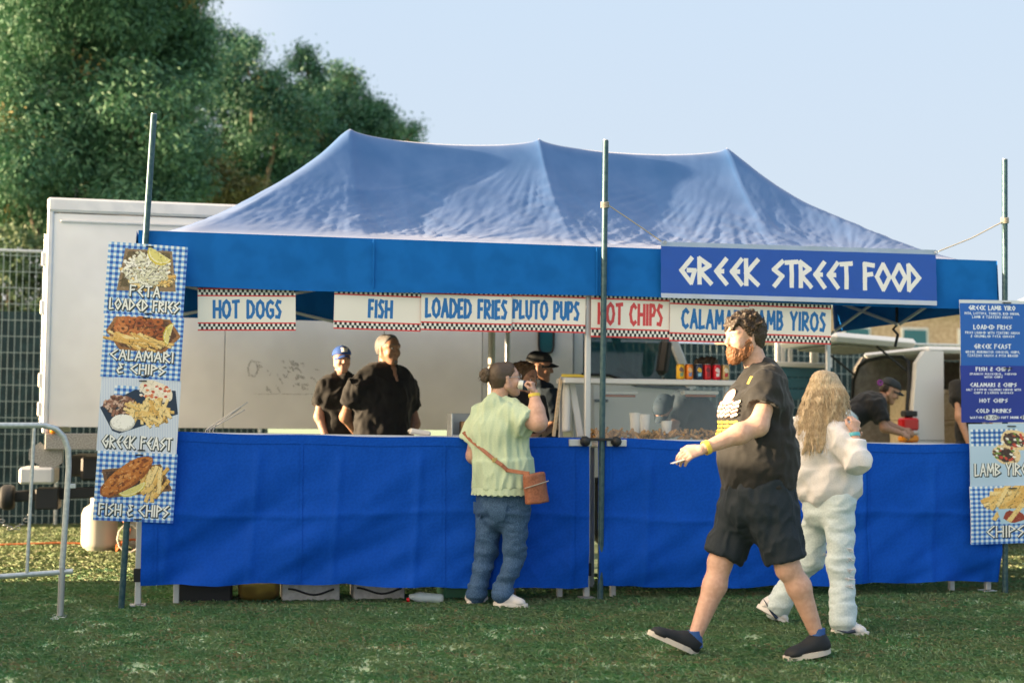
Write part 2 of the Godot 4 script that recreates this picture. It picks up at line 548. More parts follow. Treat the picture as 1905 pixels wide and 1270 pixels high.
func build_stall() -> void:
	var t := thing("marquee_tent", "long blue three-peaked marquee tent housing the food stall", "tent", Vector3(3.2, 0, -1.5))
	var mb := MB.new()
	mb.grid(330, 150, func(u, v): return Vector3(u * TW, roof_y(u * TW, -v * TD), -v * TD), Vector3.UP)
	part(t, "canopy", mb, M.canopy)
	mb = MB.new()
	mb.grid(200, 8, func(u, v): return Vector3(u * TW, EAVE - v * (0.37 + 0.012 * sin(u * 9.0)), 0.012 + 0.012 * v + 0.008 * fold_noise.get_noise_2d(u * 40.0, v * 5.0) * (0.3 + v) + 0.01 * sin(u * 25.0) * v), Vector3.BACK)
	var val := part(t, "front_valance", mb, M.valance)
	for x in [1.6, 3.22, 4.85]:
		boxed(val, "seam", Vector3(x, EAVE - 0.18, 0.03), Vector3(0.012, 0.34, 0.006), M.valance, 0.001)
	mb = MB.new()
	mb.grid(60, 6, func(u, v): return Vector3(u * TW, EAVE - v * 0.37, -TD - 0.012 - 0.012 * v), Vector3.FORWARD)
	part(t, "rear_valance", mb, M.valance)
	for s in [[-0.012, -1.0], [TW + 0.012, 1.0]]:
		mb = MB.new()
		mb.grid(40, 6, func(u, v): return Vector3(s[0] + s[1] * 0.014 * v + 0.008 * sin(u * 14.0) * v, EAVE - v * (0.29 if s[1] < 0.0 else 0.37), -u * TD), Vector3(s[1], 0, 0))
		part(t, "end_valance", mb, M.valance)
	# frame: legs, eaves rails, trusses
	for x in [0.05, 3.18, TW - 0.06]:
		for z in [-0.07, -TD + 0.06]:
			mb = MB.new()
			mb.box(Vector3(x, 1.275, z), Vector3(0.042, 2.5, 0.042), 0.005)
			var leg := part(t, "leg", mb, M.alu)
			boxed(leg, "foot_plate", Vector3(x, 0.018, z), Vector3(0.11, 0.012, 0.11), M.steel)
			boxed(leg, "sliding_bracket", Vector3(x, 0.22 if z > -1 else 0.3, z), Vector3(0.062, 0.09, 0.062), M.blackp)
	for z in [-0.09, -TD + 0.08]:
		for k in 4:
			var x0 := 0.05 + k * 1.58
			for q in [[2.16, 2.5], [2.5, 2.16]]:
				mb = MB.new()
				mb.bar(Vector3(x0, q[0], z), Vector3(x0 + 1.56, q[1], z - 0.02), 0.026, 0.016, Vector3.BACK, 0.003)
				part(t, "truss_bar", mb, M.alu)
	for x in [0.06, 3.18, 6.36]:
		for q in [[2.16, 2.5], [2.5, 2.16]]:
			for hz in [-0.08, -1.5]:
				mb = MB.new()
				mb.bar(Vector3(x, q[0], hz), Vector3(x + 0.02, q[1], hz - 1.42), 0.026, 0.016, Vector3.RIGHT, 0.003)
				part(t, "truss_bar", mb, M.alu)
	for x in [1.57, 3.13, 4.78]:
		tubed(t, "peak_pole", [Vector3(x, 2.3, -1.5), Vector3(x, roof_y(x, -1.5) - 0.03, -1.5)], 0.018, M.alu)
	# skirt: two hung panels that hide the counter
	for q in [[0.07, 3.17, 1.185, 1.16, 0.16, 0.11, 0.0], [3.235, 6.40, 1.16, 1.135, 0.11, 0.085, 3.0]]:
		mb = MB.new()
		mb.grid(170, 60, func(u, v): return skirt_point(q, u, v), Vector3.BACK)
		var sk := part(t, "side_curtain", mb, M.skirt)
		mb = MB.new()
		mb.grid(120, 4, func(u, v): return skirt_point(q, u, v * 0.062 - 0.004) + Vector3(0, 0, 0.004), Vector3.BACK)
		part(sk, "hem_band", mb, M.skirt)
		for sx in [.03, .34, .66, .97]:
			mb = MB.new()
			mb.grid(1, 40, func(u, v): return skirt_point(q, sx + (u - .5) * .006, v * .98 + .01) + Vector3(0, 0, .005), Vector3.BACK)
			part(sk, "seam", mb, M.skirt)
		mb = MB.new()
		mb.tube([Vector3(q[0], q[2] - 0.01, -0.005), Vector3(q[1], q[3] - 0.01, -0.005)], 0.014, 8)
		part(sk, "rail", mb, M.alu)
	# poles pegged in front of the legs
	var foot := [Vector3(-0.055, 0, 0.05), Vector3(3.25, 0, 0.05), Vector3(6.43, 0, 0.06)]
	var top := [Vector3(0.085, 3.34, 0.05), Vector3(3.275, 3.32, 0.05), Vector3(6.47, 3.33, 0.06)]
	var say := ["green steel pole standing behind the column of food posters", "green steel pole in front of the middle of the blue tent", "green steel pole at the tent corner behind the blue menu board"]
	for i in 3:
		var p := thing("sign_pole", say[i], "pole", foot[i], "steel poles pegged along the stall front")
		var pl := tubed(p, "pipe", [foot[i] - Vector3(0, 0.1, 0), top[i]], 0.0215, M.pole, 14)
		tubed(pl, "end_cap", [top[i] - Vector3(0, 0.002, 0), top[i] + Vector3(0, 0.006, 0)], 0.019, M.steel, 14)
		if i > 0:
			var hy := 2.84 if i == 1 else 2.84
			var c: Vector3 = foot[i].lerp(top[i], hy / 3.33)
			mb = MB.new()
			for k in 4:
				var ring := []
				for a in 13: ring.append(c + Vector3(cos(a * TAU / 12) * 0.027, k * 0.011 + 0.004 * sin(a * 1.3), sin(a * TAU / 12) * 0.027))
				mb.tube(ring, 0.005, 6)
			part(p, "rope_knot", mb, M.rope)
	tubed(thing("tie_rope", "taut grey rope from the right pole to the banner corner", "rope", Vector3(5.9, 2.6, 0.06)), "strand", [Vector3(5.905, 2.6, 0.06), Vector3(6.18, 2.71, 0.06), Vector3(6.45, 2.85, 0.07)], 0.005, M.rope, 6)
	tubed(thing("tie_rope", "slack grey rope from the middle pole to the banner corner", "rope", Vector3(3.3, 2.8, 0.06)), "strand", [Vector3(3.29, 2.85, 0.06), Vector3(3.45, 2.75, 0.07), Vector3(3.6, 2.66, 0.06), Vector3(3.715, 2.59, 0.05)], 0.0045, M.rope, 6)
	# cable ties and bracket on the middle pole
	var cb := thing("clamp_bracket", "pair of black knobbed clamps gripping the counter rail at the middle pole", "clamp", Vector3(3.24, 1.13, 0.06))
	boxed(cb, "plate", Vector3(3.1, 1.13, 0.035), Vector3(0.17, 0.05, 0.03), M.alu)
	boxed(cb, "plate", Vector3(3.37, 1.13, 0.035), Vector3(0.15, 0.05, 0.03), M.alu)
	for x in [3.13, 3.36]:
		mb = MB.new()
		mb.lathe([Vector2(0.0, -0.03), Vector2(0.036, -0.03), Vector2(0.04, -0.015), Vector2(0.034, 0.015), Vector2(0.02, 0.03), Vector2(0, 0.032)], 9, Transform3D(Basis(Vector3.RIGHT, PI / 2), Vector3(x, 1.14, 0.08)))
		part(cb, "knob", mb, M.blackp)
	boxed(cb, "jaw", Vector3(3.24, 1.155, 0.085), Vector3(0.28, 0.02, 0.02), M.blackp)

func skirt_point(q: Array, u: float, v: float) -> Vector3:
	var x: float = lerpf(q[0], q[1], u)
	var y0: float = lerpf(q[2], q[3], u) - 0.012 * sin(u * PI) + 0.004 * sin(u * 22.0)
	var y1: float = lerpf(q[4], q[5], u) + 0.012 * sin(u * 6.0 + q[6]) + 0.006 * sin(u * 31.0) + 0.012 * fold_noise.get_noise_2d(u * 22.0, q[6] + 5.0)
	var y := lerpf(y0, y1, v)
	var w: float = 0.07 * v * fold_noise.get_noise_2d(x * 3.2 + v * 4.0, v * 3.0 + q[6] * 40.0)
	w += 0.007 * smoothstep(0.02, 0.3, v) * (0.4 - 1.6 * absf(fold_noise.get_noise_2d(x * 5.0 - v * 3.5, v * 2.5 + 90.0)))
	w += 0.004 * (1.0 - v) * fold_noise.get_noise_2d(x * 26.0, v * 4.0)
	# sharp creases left from folding
	var fx := absf(fposmod(x + 0.06 * v, 0.56) - 0.28)
	w += 0.016 * exp(-fx * 45.0) * smoothstep(0.05, 0.2, v)
	var fy := absf(v - 0.52 - 0.03 * sin(x * 2.0))
	w += 0.012 * exp(-fy * 40.0)
	# the loose lower corners are drawn aside
	var cor: float = u if q[6] > 1.0 else 1.0 - u
	var dg: float = absf((1.0 - v) * 0.9 - (1.0 - cor) * 2.2 + 0.12)
	w -= 0.05 * exp(-dg * dg * 50.0) * smoothstep(0.55, 1.0, cor) * v
	return Vector3(x, y, 0.03 + 0.025 * v + w)

# ---------------------------------------------------------------- printed boards
func chips(im: Image, cx: float, cy: float, rx: float, ry: float, count: int, l: float, w: float, ang: float, spread: float, cols: Array) -> void:
	for i in count:
		var a := rng.randf() * TAU
		var r := sqrt(rng.randf())
		var p := Vector2(cx + cos(a) * rx * r, cy + sin(a) * ry * r)
		var d := Vector2.from_angle(ang + rng.randf_range(-spread, spread)) * l * rng.randf_range(0.7, 1.2) * 0.5
		var c: Color = cols[rng.randi() % cols.size()]
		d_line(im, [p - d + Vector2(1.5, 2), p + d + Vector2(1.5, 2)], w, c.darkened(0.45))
		d_line(im, [p - d, p + d], w, c)

func wedge(im: Image, p: Vector2, l: float, h: float, rot: float) -> void:
	var a := []; var b := []; var c := []
	for i in 15:
		var k := PI * i / 14
		a.append(p + Vector2(cos(k) * l, sin(k) * h).rotated(rot))
		b.append(p + Vector2(cos(k) * l * 0.92, sin(k) * h * 0.84).rotated(rot))
		c.append(p + Vector2(cos(k) * l * 0.84, sin(k) * h * 0.7 + 1.0).rotated(rot))
	d_poly(im, a, Color8(214, 196, 70)); d_poly(im, b, Color8(240, 234, 196)); d_poly(im, c, Color8(222, 212, 130))

func speckle(im: Image, r: Rect2i, count: int) -> void:
	for i in count:
		var x := rng.randi_range(r.position.x, r.end.x - 1)
		var y := rng.randi_range(r.position.y, r.end.y - 1)
		var c := im.get_pixel(x, y)
		if c.b > c.r: continue
		var k := rng.randf_range(-.22, .2)
		c = c.lightened(k) if k > 0.0 else c.darkened(-k)
		d_ell(im, x, y, rng.randf_range(1.5, 5.0), rng.randf_range(1.2, 2.6), c, rng.randf() * PI, .2)

func poster_text(im: Image, lines: Array, y: float, h: float) -> void:
	var sc := im.get_width() / 280.0
	for i in lines.size():
		var by: float = y + i * h * 1.35
		var sq := minf(0.72, im.get_width() * .86 / text_width(lines[i], h, .3, false))
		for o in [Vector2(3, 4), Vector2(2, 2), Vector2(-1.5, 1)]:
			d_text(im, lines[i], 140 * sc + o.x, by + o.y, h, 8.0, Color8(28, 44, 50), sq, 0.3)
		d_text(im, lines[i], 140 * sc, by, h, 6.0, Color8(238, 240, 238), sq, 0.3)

func poster_image(kind: int) -> Image:
	var im := Image.create(280, 260, false, Image.FORMAT_RGB8)
	var wh := Color8(222, 232, 240)
	d_gingham(im, 10, wh, Color8(120, 168, 222), Color8(30, 84, 178))
	var gold := [Color8(232, 196, 120), Color8(220, 176, 96), Color8(240, 214, 150)]
	match kind:
		0:
			d_poly(im, [Vector2(60, 22), Vector2(225, 20), Vector2(248, 165), Vector2(40, 175)], Color8(140, 118, 92))
			d_poly(im, [Vector2(70, 30), Vector2(218, 28), Vector2(236, 150), Vector2(52, 160)], Color8(96, 84, 60))
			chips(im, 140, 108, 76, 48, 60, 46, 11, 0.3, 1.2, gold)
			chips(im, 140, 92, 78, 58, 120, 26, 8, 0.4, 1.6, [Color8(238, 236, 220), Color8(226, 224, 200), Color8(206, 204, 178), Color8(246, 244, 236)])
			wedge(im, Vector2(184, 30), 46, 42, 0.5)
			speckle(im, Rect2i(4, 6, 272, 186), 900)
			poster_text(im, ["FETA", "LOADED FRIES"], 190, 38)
		1:
			d_poly(im, [Vector2(40, 10), Vector2(230, 10), Vector2(272, 78), Vector2(215, 150), Vector2(60, 145), Vector2(8, 70)], Color8(150, 104, 62))
			d_poly(im, [Vector2(50, 16), Vector2(222, 16), Vector2(258, 76), Vector2(210, 138), Vector2(66, 134), Vector2(24, 70)], Color8(88, 56, 36))
			for i in 34:
				var p := Vector2(rng.randf_range(50, 225), rng.randf_range(18, 82))
				var c: Color = [Color8(176, 98, 48), Color8(150, 78, 40), Color8(196, 122, 66)][i % 3]
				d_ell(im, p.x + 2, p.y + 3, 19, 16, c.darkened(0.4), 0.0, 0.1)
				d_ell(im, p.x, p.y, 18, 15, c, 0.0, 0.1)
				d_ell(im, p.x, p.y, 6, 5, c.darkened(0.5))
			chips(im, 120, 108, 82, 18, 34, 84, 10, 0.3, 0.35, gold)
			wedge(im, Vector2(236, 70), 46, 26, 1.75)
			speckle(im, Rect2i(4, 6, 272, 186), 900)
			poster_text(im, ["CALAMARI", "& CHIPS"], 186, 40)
		2:
			im.fill(Color8(202, 214, 230))
			for i in 40: d_line(im, [Vector2(i * 9 - 40, 0), Vector2(i * 9 - 20, 260)], 2.0, Color8(180, 196, 222))
			var sub := Image.create(90, 60, false, Image.FORMAT_RGB8)
			d_gingham(sub, 10, wh, Color8(120, 168, 222), Color8(30, 84, 178))
			im.blit_rect(sub, Rect2i(0, 0, 80, 50), Vector2i(48, 28))
			d_poly(im, [Vector2(2, 108), Vector2(120, 40), Vector2(262, 36), Vector2(276, 118), Vector2(76, 196), Vector2(50, 188)], Color8(22, 46, 74))
			chips(im, 74, 100, 52, 34, 90, 18, 9, 0.5, 1.4, [Color8(150, 106, 88), Color8(120, 80, 66), Color8(196, 164, 146), Color8(96, 60, 48)])
			d_ell(im, 195, 42, 62, 34, Color8(236, 226, 206), 0.35, 0.05)
			for i in 30: d_ell(im, rng.randf_range(140, 240), rng.randf_range(20, 64), 6, 4, [Color8(188, 72, 52), Color8(214, 128, 84), Color8(244, 238, 226)][i % 3])
			chips(im, 176, 112, 66, 36, 64, 44, 10, 0.9, 1.2, gold)
			d_ell(im, 84, 158, 44, 30, Color8(206, 206, 200), -0.1)
			d_ell(im, 84, 154, 40, 26, Color8(244, 244, 240), -0.1)
			speckle(im, Rect2i(4, 6, 272, 186), 900)
			poster_text(im, ["GREEK FEAST"], 246, 42)
		3:
			d_poly(im, [Vector2(20, 70), Vector2(222, 40), Vector2(270, 138), Vector2(46, 176)], Color8(112, 80, 56))
			d_poly(im, [Vector2(34, 78), Vector2(216, 50), Vector2(258, 130), Vector2(56, 164)], Color8(66, 44, 32))
			chips(im, 196, 112, 46, 36, 26, 72, 13, 1.9, 0.35, gold)
			d_ell(im, 108, 92, 112, 40, Color8(150, 84, 34), -0.72, 0.05)
			d_ell(im, 106, 88, 106, 35, Color8(192, 118, 52), -0.72, 0.06)
			for i in 60:
				var q := Vector2(rng.randf_range(-90, 90), rng.randf_range(-24, 24)).rotated(-0.72)
				d_ell(im, 106 + q.x, 88 + q.y, rng.randf_range(3, 10), rng.randf_range(2, 6), [Color8(150, 82, 34), Color8(214, 150, 84), Color8(120, 62, 26)][i % 3], -0.7, 0.2)
			wedge(im, Vector2(128, 132), 52, 30, -0.5)
			speckle(im, Rect2i(4, 6, 272, 186), 900)
			poster_text(im, ["FISH & CHIPS"], 238, 42)
		4:
			im.fill(Color8(176, 204, 230))
			var sub := Image.create(200, 90, false, Image.FORMAT_RGB8)
			d_gingham(sub, 10, wh, Color8(90, 140, 200), Color8(24, 74, 160))
			im.blit_rect(sub, Rect2i(0, 0, 190, 70), Vector2i(6, 22))
			for q in [[190, 70, 1.0], [150, 130, 0.9]]:
				d_ell(im, q[0], q[1], 66 * q[2], 40, Color8(232, 206, 158), 0.3, 0.05)
				d_ell(im, q[0] - 10, q[1], 46 * q[2], 28, Color8(64, 46, 44), 0.3, 0.1)
				for i in 26: d_ell(im, q[0] - 10 + rng.randf_range(-46, 46), q[1] + rng.randf_range(-26, 26), 8, 5, [Color8(196, 70, 56), Color8(240, 238, 230), Color8(110, 140, 60), Color8(90, 60, 50)][i % 4], rng.randf())
			speckle(im, Rect2i(4, 6, 272, 186), 900)
			poster_text(im, ["LAMB YIROS"], 216, 50)
		5:
			d_poly(im, [Vector2(98, 90), Vector2(250, 84), Vector2(220, 170), Vector2(124, 170)], Color8(150, 192, 224))
			chips(im, 160, 60, 66, 44, 46, 110, 17, -0.5, 0.6, gold)
			d_poly(im, [Vector2(104, 104), Vector2(246, 100), Vector2(222, 172), Vector2(126, 172)], Color8(172, 206, 230))
			d_ell(im, 176, 140, 44, 26, Color8(150, 62, 44), 0.1, 0.1)
			d_line(im, [Vector2(210, 86), Vector2(158, 156)], 20, Color8(236, 206, 134))
			speckle(im, Rect2i(4, 6, 272, 186), 900)
			poster_text(im, ["CHIPS"], 230, 50)
	return im

func menu_image(kind: int) -> Image:
	var im := Image.create(560, 512, false, Image.FORMAT_RGB8)
	im.fill(Color8(24, 92, 184) if kind == 0 else Color8(22, 48, 150))
	var wh := Color8(226, 234, 244)
	if kind == 0: im.fill_rect(Rect2i(0, 0, 560, 26), Color8(196, 208, 222))
	var rows: Array = [["GREEK LAMB YIRO", "PITA, LETTUCE, TOMATO, RED ONION,", "LAMB & TZATZIKI SAUCE"], ["LOADED FRIES", "FRIES LOADED WITH TZATZIKI SAUCE", "& CRUMBLED FETA CHEESE"], ["GREEK FEAST", "GREEK MARINATED CHICKEN, CHIPS,", "TZATZIKI SAUCE & PITA BREAD"]]
	if kind == 1: rows = [["FISH & CHIPS", "SPANISH MACKEREL, SERVED", "WITH CHIPS"], ["CALAMARI & CHIPS", "SALT & PEPPER CALAMARI SERVED WITH", "CHIPS & LEMON WEDGES"], ["HOT CHIPS"], ["COLD DRINKS"]]
	var y := 78.0 if kind == 0 else 48.0
	for r in rows:
		d_text(im, r[0], 230, y, 34, 6.5, wh, minf(.7, 330.0 / text_width(r[0], 34, .34, false)), 0.34)
		if r.size() > 1:
			d_text(im, r[1], 230, y + 36, 18, 3.6, wh, minf(.75, 390.0 / text_width(r[1], 18, .4, false)), 0.4)
			d_text(im, r[2], 230, y + 64, 18, 3.6, wh, minf(.75, 390.0 / text_width(r[2], 18, .4, false)), 0.4)
			y += 150 if kind == 0 else 142
		else: y += 92
		d_ell(im, 500, y - 90, 38, 26, wh)
		d_text(im, "$15", 500, y - 78, 26, 5, Color8(30, 50, 110))
	if kind == 1:
		d_fit(im, "WATER", 60, 150, 478, 20, 4, wh, .35)
		d_fit(im, "SOFT DRINK", 282, 412, 478, 20, 4, wh, .35)
		for x in [215, 480]:
			d_ell(im, x, 468, 60, 24, Color8(206, 212, 220))
			d_text(im, "$3.00", x, 480, 26, 5, Color8(40, 52, 84))
	return im

func sign_image(s: String, w: int, col: Color, f0: float, f1: float, plain_font := false) -> Image:
	var im := Image.create(w, 256, false, Image.FORMAT_RGB8)
	im.fill(Color8(226, 226, 222))
	var red := Color8(206, 62, 66)
	for y in [0, 206]:
		im.fill_rect(Rect2i(0, y, w, 50), red)
		im.fill_rect(Rect2i(0, y + 8, w, 34), Color8(228, 230, 228))
		for i in w / 17 + 1:
			im.fill_rect(Rect2i(i * 34 + 6, y + 8, 17, 17), Color8(22, 32, 40))
			im.fill_rect(Rect2i(i * 34 + 23, y + 25, 17, 17), Color8(22, 32, 40))
	d_fit(im, s, w * f0, w * f1, 176 if not plain_font else 180, 98 if not plain_font else 106, 21, col, 0.38, true)
	return im

func build_signs() -> void:
	# column of food posters on the left pole
	var say := ["poster of feta loaded fries, topmost on the left pole", "poster of calamari rings and chips, second on the left pole", "poster of a meat and pita platter, third on the left pole", "poster of battered fish and chips, lowest on the left pole"]
	var lean := Basis(Vector3.BACK, -0.045)
	var hs := [0.485, 0.425, 0.495, 0.46]
	var y := 2.447
	for i in 4:
		var c := Vector3(0.067 - (2.447 - (y - hs[i] * 0.5)) * 0.026, y - hs[i] * 0.5, 0.085 + 0.004 * (i % 2))
		var o := thing("food_poster", say[i], "poster", Vector3(c.x, y - hs[i], c.z), "food posters tied to the left pole")
		part(o, "printed_board", board(0.52, hs[i], 0.006, 0.004, lean * Basis(Vector3.UP, -0.03), c), printed(poster_image(i)))
		for k in [0.2, -0.2]:
			boxed(o, "cable_tie", c + Vector3(0.02, hs[i] * 0.5 * signf(k) - k * 0.08, 0.008), Vector3(0.05, 0.008, 0.012), M.blackp, 0.002)
		y -= hs[i] - 0.002
	# menu boards on the right pole
	var ms := [["royal blue menu board listing yiros, fries and the feast", 0.50, 2.235, 6.087, 0.66, true], ["dark blue menu board listing fish, calamari and cold drinks", 0.43, 1.735, 6.087, 0.66, true], ["poster of two lamb wraps under the dark blue menu board", 0.47, 1.295, 6.155, 0.58, false], ["poster of a cup of chips, lowest on the right pole", 0.435, 0.825, 6.155, 0.58, false]]
	for i in 4:
		var m: Array = ms[i]
		var c := Vector3(m[3] - .035 + m[4] * 0.5, m[2] - m[1] * 0.5, 0.1 + 0.004 * (i % 2))
		var o := thing("menu_board" if m[5] else "food_poster", m[0], "menu board" if m[5] else "poster", Vector3(c.x, m[2] - m[1], c.z), "boards tied to the right pole")
		part(o, "printed_board", board(m[4], m[1], 0.008, 0.004, Basis(Vector3.BACK, 0.012 if i < 2 else 0.02), c), printed(menu_image(i) if m[5] else poster_image(i + 2)))
		boxed(o, "cable_tie", c + Vector3(0.06, m[1] * 0.5 - 0.018, 0.013), Vector3(0.07, 0.008, 0.012), M.blackp, 0.002)
	# boards hung under the valance
	var blue := Color8(26, 108, 182)
	var bs := [["HOT DOGS", "white sign lettered HOT DOGS hanging apart at the left", 0.404, 1.068, 2.178, 1.885, 700, blue, 0.15, 0.022, 0.86, 0.035],
		["FISH", "white sign lettered FISH with a chequered border", 1.333, 1.947, 2.205, 1.908, 610, blue, 0.385, -0.012, 0.675, 0.03],
		["LOADED FRIES", "white sign lettered LOADED FRIES with a chequered border", 1.945, 2.60, 2.232, 1.914, 640, blue, 0.04, -0.004, 0.955, 0.02],
		["PLUTO PUPS", "white sign lettered PLUTO PUPS beside the middle pole", 2.553, 3.15, 2.235, 1.922, 600, blue, 0.09, -0.008, 0.93, 0.035],
		["HOT CHIPS", "white sign lettered HOT CHIPS in red", 3.19, 3.786, 2.235, 1.892, 600, Color8(200, 70, 76), 0.08, -0.004, 0.92, 0.03],
		["CALAMARI", "white sign lettered CALAMARI behind the bearded man's head", 3.785, 4.40, 2.21, 1.872, 610, blue, 0.14, -0.012, 0.95, 0.022],
		["LAMB YIROS", "white sign lettered LAMB YIROS at the right end of the signs", 4.393, 5.06, 2.21, 1.88, 680, blue, 0.03, -0.012, 0.94, 0.032]]
	for b in bs:
		var c := Vector3((b[2] + b[3]) * 0.5, (b[4] + b[5]) * 0.5, -b[11] + 0.01)
		var o := thing("food_sign", b[1], "sign", Vector3(c.x, b[5], c.z), "white signs hung under the valance")
		part(o, "printed_board", board(b[3] - b[2], b[4] - b[5], 0.004, 0.003, Basis(Vector3.BACK, b[9]), c), printed(sign_image(b[0], b[6], b[7], b[8], b[10], b[0] == "HOT CHIPS"), 0.5))
		for k in [-1.0, 1.0]:
			tubed(o, "tie", [c + Vector3(k * (b[3] - b[2]) * 0.46, (b[4] - b[5]) * 0.5 - 0.02, 0.004), c + Vector3(k * (b[3] - b[2]) * 0.46, 0.34, -0.03)], 0.004, M.blackp, 5)
	# the big banner
	var im := Image.create(1100, 206, false, Image.FORMAT_RGB8)
	im.fill(Color8(24, 78, 176))
	im.fill_rect(Rect2i(0, 0, 1100, 17), Color8(150, 172, 204))
	im.fill_rect(Rect2i(0, 189, 1100, 17), Color8(176, 190, 214))
	var gl := Color8(224, 228, 232)
	d_fit(im, "GREEK", 71, 384, 148, 90, 17, gl, 0.3)
	d_fit(im, "STREET", 430, 760, 150, 90, 17, gl, 0.26)
	d_fit(im, "FOOD", 797, 1037, 152, 92, 17, gl, 0.24)
	var o := thing("shop_banner", "wide blue vinyl banner lettered GREEK STREET FOOD on the valance", "banner", Vector3(4.8, 2.19, 0.07))
	var mb := MB.new()
	mb.grid(60, 10, func(u, v): return Vector3(lerpf(3.692, 5.88, u), lerpf(2.597, 2.185, v) + 0.012 * u * (1.0 - v), 0.062 + 0.012 * v + 0.008 * fold_noise.get_noise_2d(u * 60.0, v * 40.0)), Vector3.BACK)
	part(o, "vinyl_sheet", mb, printed(im, 0.35))
	for x in [3.72, 5.88]:
		mb = MB.new()
		mb.lathe([Vector2(0.006, 0.0), Vector2(0.012, 0.003), Vector2(0.014, 0.0)], 10, Transform3D(Basis(Vector3.RIGHT, PI / 2), Vector3(x, 2.59, 0.075)))
		part(o, "eyelet", mb, M.steel)

# ---------------------------------------------------------------- people
func rb(a: Vector3, b: Vector3, r0: float, r1: float, k := 0.03, flat := 0) -> Array:
	return [a, b, r0, r0, r1, r1, Vector3.RIGHT, k, flat]

func eb(a: Vector3, b: Vector3, w0: float, d0: float, w1: float, d1: float, X: Vector3, k := 0.04, flat := 0) -> Array:
	return [a, b, w0, d0, w1, d1, X, k, flat]

func field(bones: Array, cell: float, cuts := []) -> SD:
	var lo := Vector3.ONE * 1e9
	var hi := -lo
	for b in bones:
		var r: float = maxf(maxf(b[2], b[3]), maxf(b[4], b[5])) + cell * 3.0 + b[7] * 0.3
		lo = lo.min(b[0].min(b[1]) - Vector3.ONE * r)
		hi = hi.max(b[0].max(b[1]) + Vector3.ONE * r)
	var s := SD.new(lo, hi, cell)
	for b in bones: s.bone(b[0], b[1], b[2], b[3], b[4], b[5], b[6], b[7], b[8])
	for c in cuts: s.cut(c[0], c[1])
	return s

func cloth(parent: Node3D, called: String, bones: Array, cell: float, m: Material, amp := 0.0, st := Vector3(14, 14, 14), cuts := []) -> SD:
	var s := field(bones, cell, cuts)
	var mb := MB.new()
	s.to(mb, amp, fold_noise, st, true)
	part(parent, called, mb, m)
	return s

func head_bones(c: Vector3, F: Vector3, s: float) -> Array:
	F = F.normalized()
	var R := F.cross(Vector3.UP).normalized()
	var U := R.cross(F)
	var p := func(f, u, r): return c + (F * f + U * u + R * r) * s
	var b := []
	b.append(eb(p.call(-.035, .034, 0), p.call(.022, .036, 0), .076 * s, .084 * s, .070 * s, .078 * s, R, .02))
	b.append(eb(p.call(.035, .02, 0), p.call(.052, -.075, 0), .060 * s, .050 * s, .036 * s, .036 * s, R, .03 * s))
	for q in [-1.0, 1.0]:
		b.append(rb(p.call(-.005, -.045, .05 * q), p.call(.06, -.09, .018 * q), .028 * s, .022 * s, .03 * s))
		b.append(rb(p.call(.066, -.022, .036 * q), p.call(.06, -.03, .04 * q), .027 * s, .026 * s, .02 * s))
		b.append(rb(p.call(.083, .037, .012 * q), p.call(.07, .034, .05 * q), .015 * s, .013 * s, .012 * s))
		b.append(eb(p.call(-.012, .022, .074 * q), p.call(-.004, -.026, .07 * q), .018 * s, .008 * s, .012 * s, .008 * s, F, .008 * s))
		b.append(rb(p.call(.094, -.024, .011 * q), p.call(.092, -.026, .013 * q), .009 * s, .008 * s, .008 * s))
	b.append(rb(p.call(.086, .028, 0), p.call(.108, -.018, 0), .009 * s, .013 * s, .012 * s))
	b.append(rb(p.call(.085, -.049, -.016), p.call(.085, -.049, .016), .009 * s, .009 * s, .010 * s))
	b.append(rb(p.call(.083, -.063, -.013), p.call(.083, -.063, .013), .009 * s, .009 * s, .010 * s))
	b.append(rb(p.call(.075, -.094, -.008), p.call(.075, -.094, .008), .018 * s, .018 * s, .02 * s))
	return b

# palm, four unequal bent fingers and a thumb; d = along the hand, nn = out of the back of the hand, side = thumb side
func hand_bones(w: Vector3, d: Vector3, nn: Vector3, thumb: Vector3, curl: float, s := 1.0) -> Array:
	d = d.normalized(); nn = (nn - d * nn.dot(d)).normalized(); thumb = (thumb - d * thumb.dot(d) - nn * thumb.dot(nn)).normalized()
	var b := []
	b.append(rb(w - d * .03, w + d * .01, .028 * s, .026 * s, .01))
	b.append(eb(w + d * .015 * s, w + d * .075 * s, .032 * s, .016 * s, .040 * s, .014 * s, thumb, .012))
	var len := [.066, .076, .072, .056]
	for i in 4:
		var x := (1.5 - i) * .020 * s
		var a := w + d * (.085 - .004 * absf(i - 1.3)) * s + thumb * x
		var ang := curl * (0.7 + 0.12 * i)
		for q in 3:
			var L: float = len[i] * s * [0.45, 0.32, 0.26][q]
			var e := a + (d * cos(ang) - nn * sin(ang)) * L
			b.append(rb(a, e, (.0098 - .001 * q) * s, (.0092 - .0012 * q) * s, .004))
			a = e
			ang += curl * 0.75
	var t0 := w + d * .025 * s + thumb * .028 * s
	var t1 := t0 + (d * .7 + thumb * .6 - nn * .35 * curl).normalized() * .04 * s
	var t2 := t1 + (d * .9 + thumb * .1 - nn * .5 * curl).normalized() * .032 * s
	b.append(rb(t0, t1, .015 * s, .012 * s, .012)); b.append(rb(t1, t2, .011 * s, .009 * s, .005))
	return b

func skin_mesh(p: Node3D, body: Array, cell: float, fine: Array, m: Material) -> void:
	var mb := MB.new()
	field(body, cell).to(mb)
	for q in fine: field(q[0], q[1]).to(mb)
	part(p, "body", mb, m)

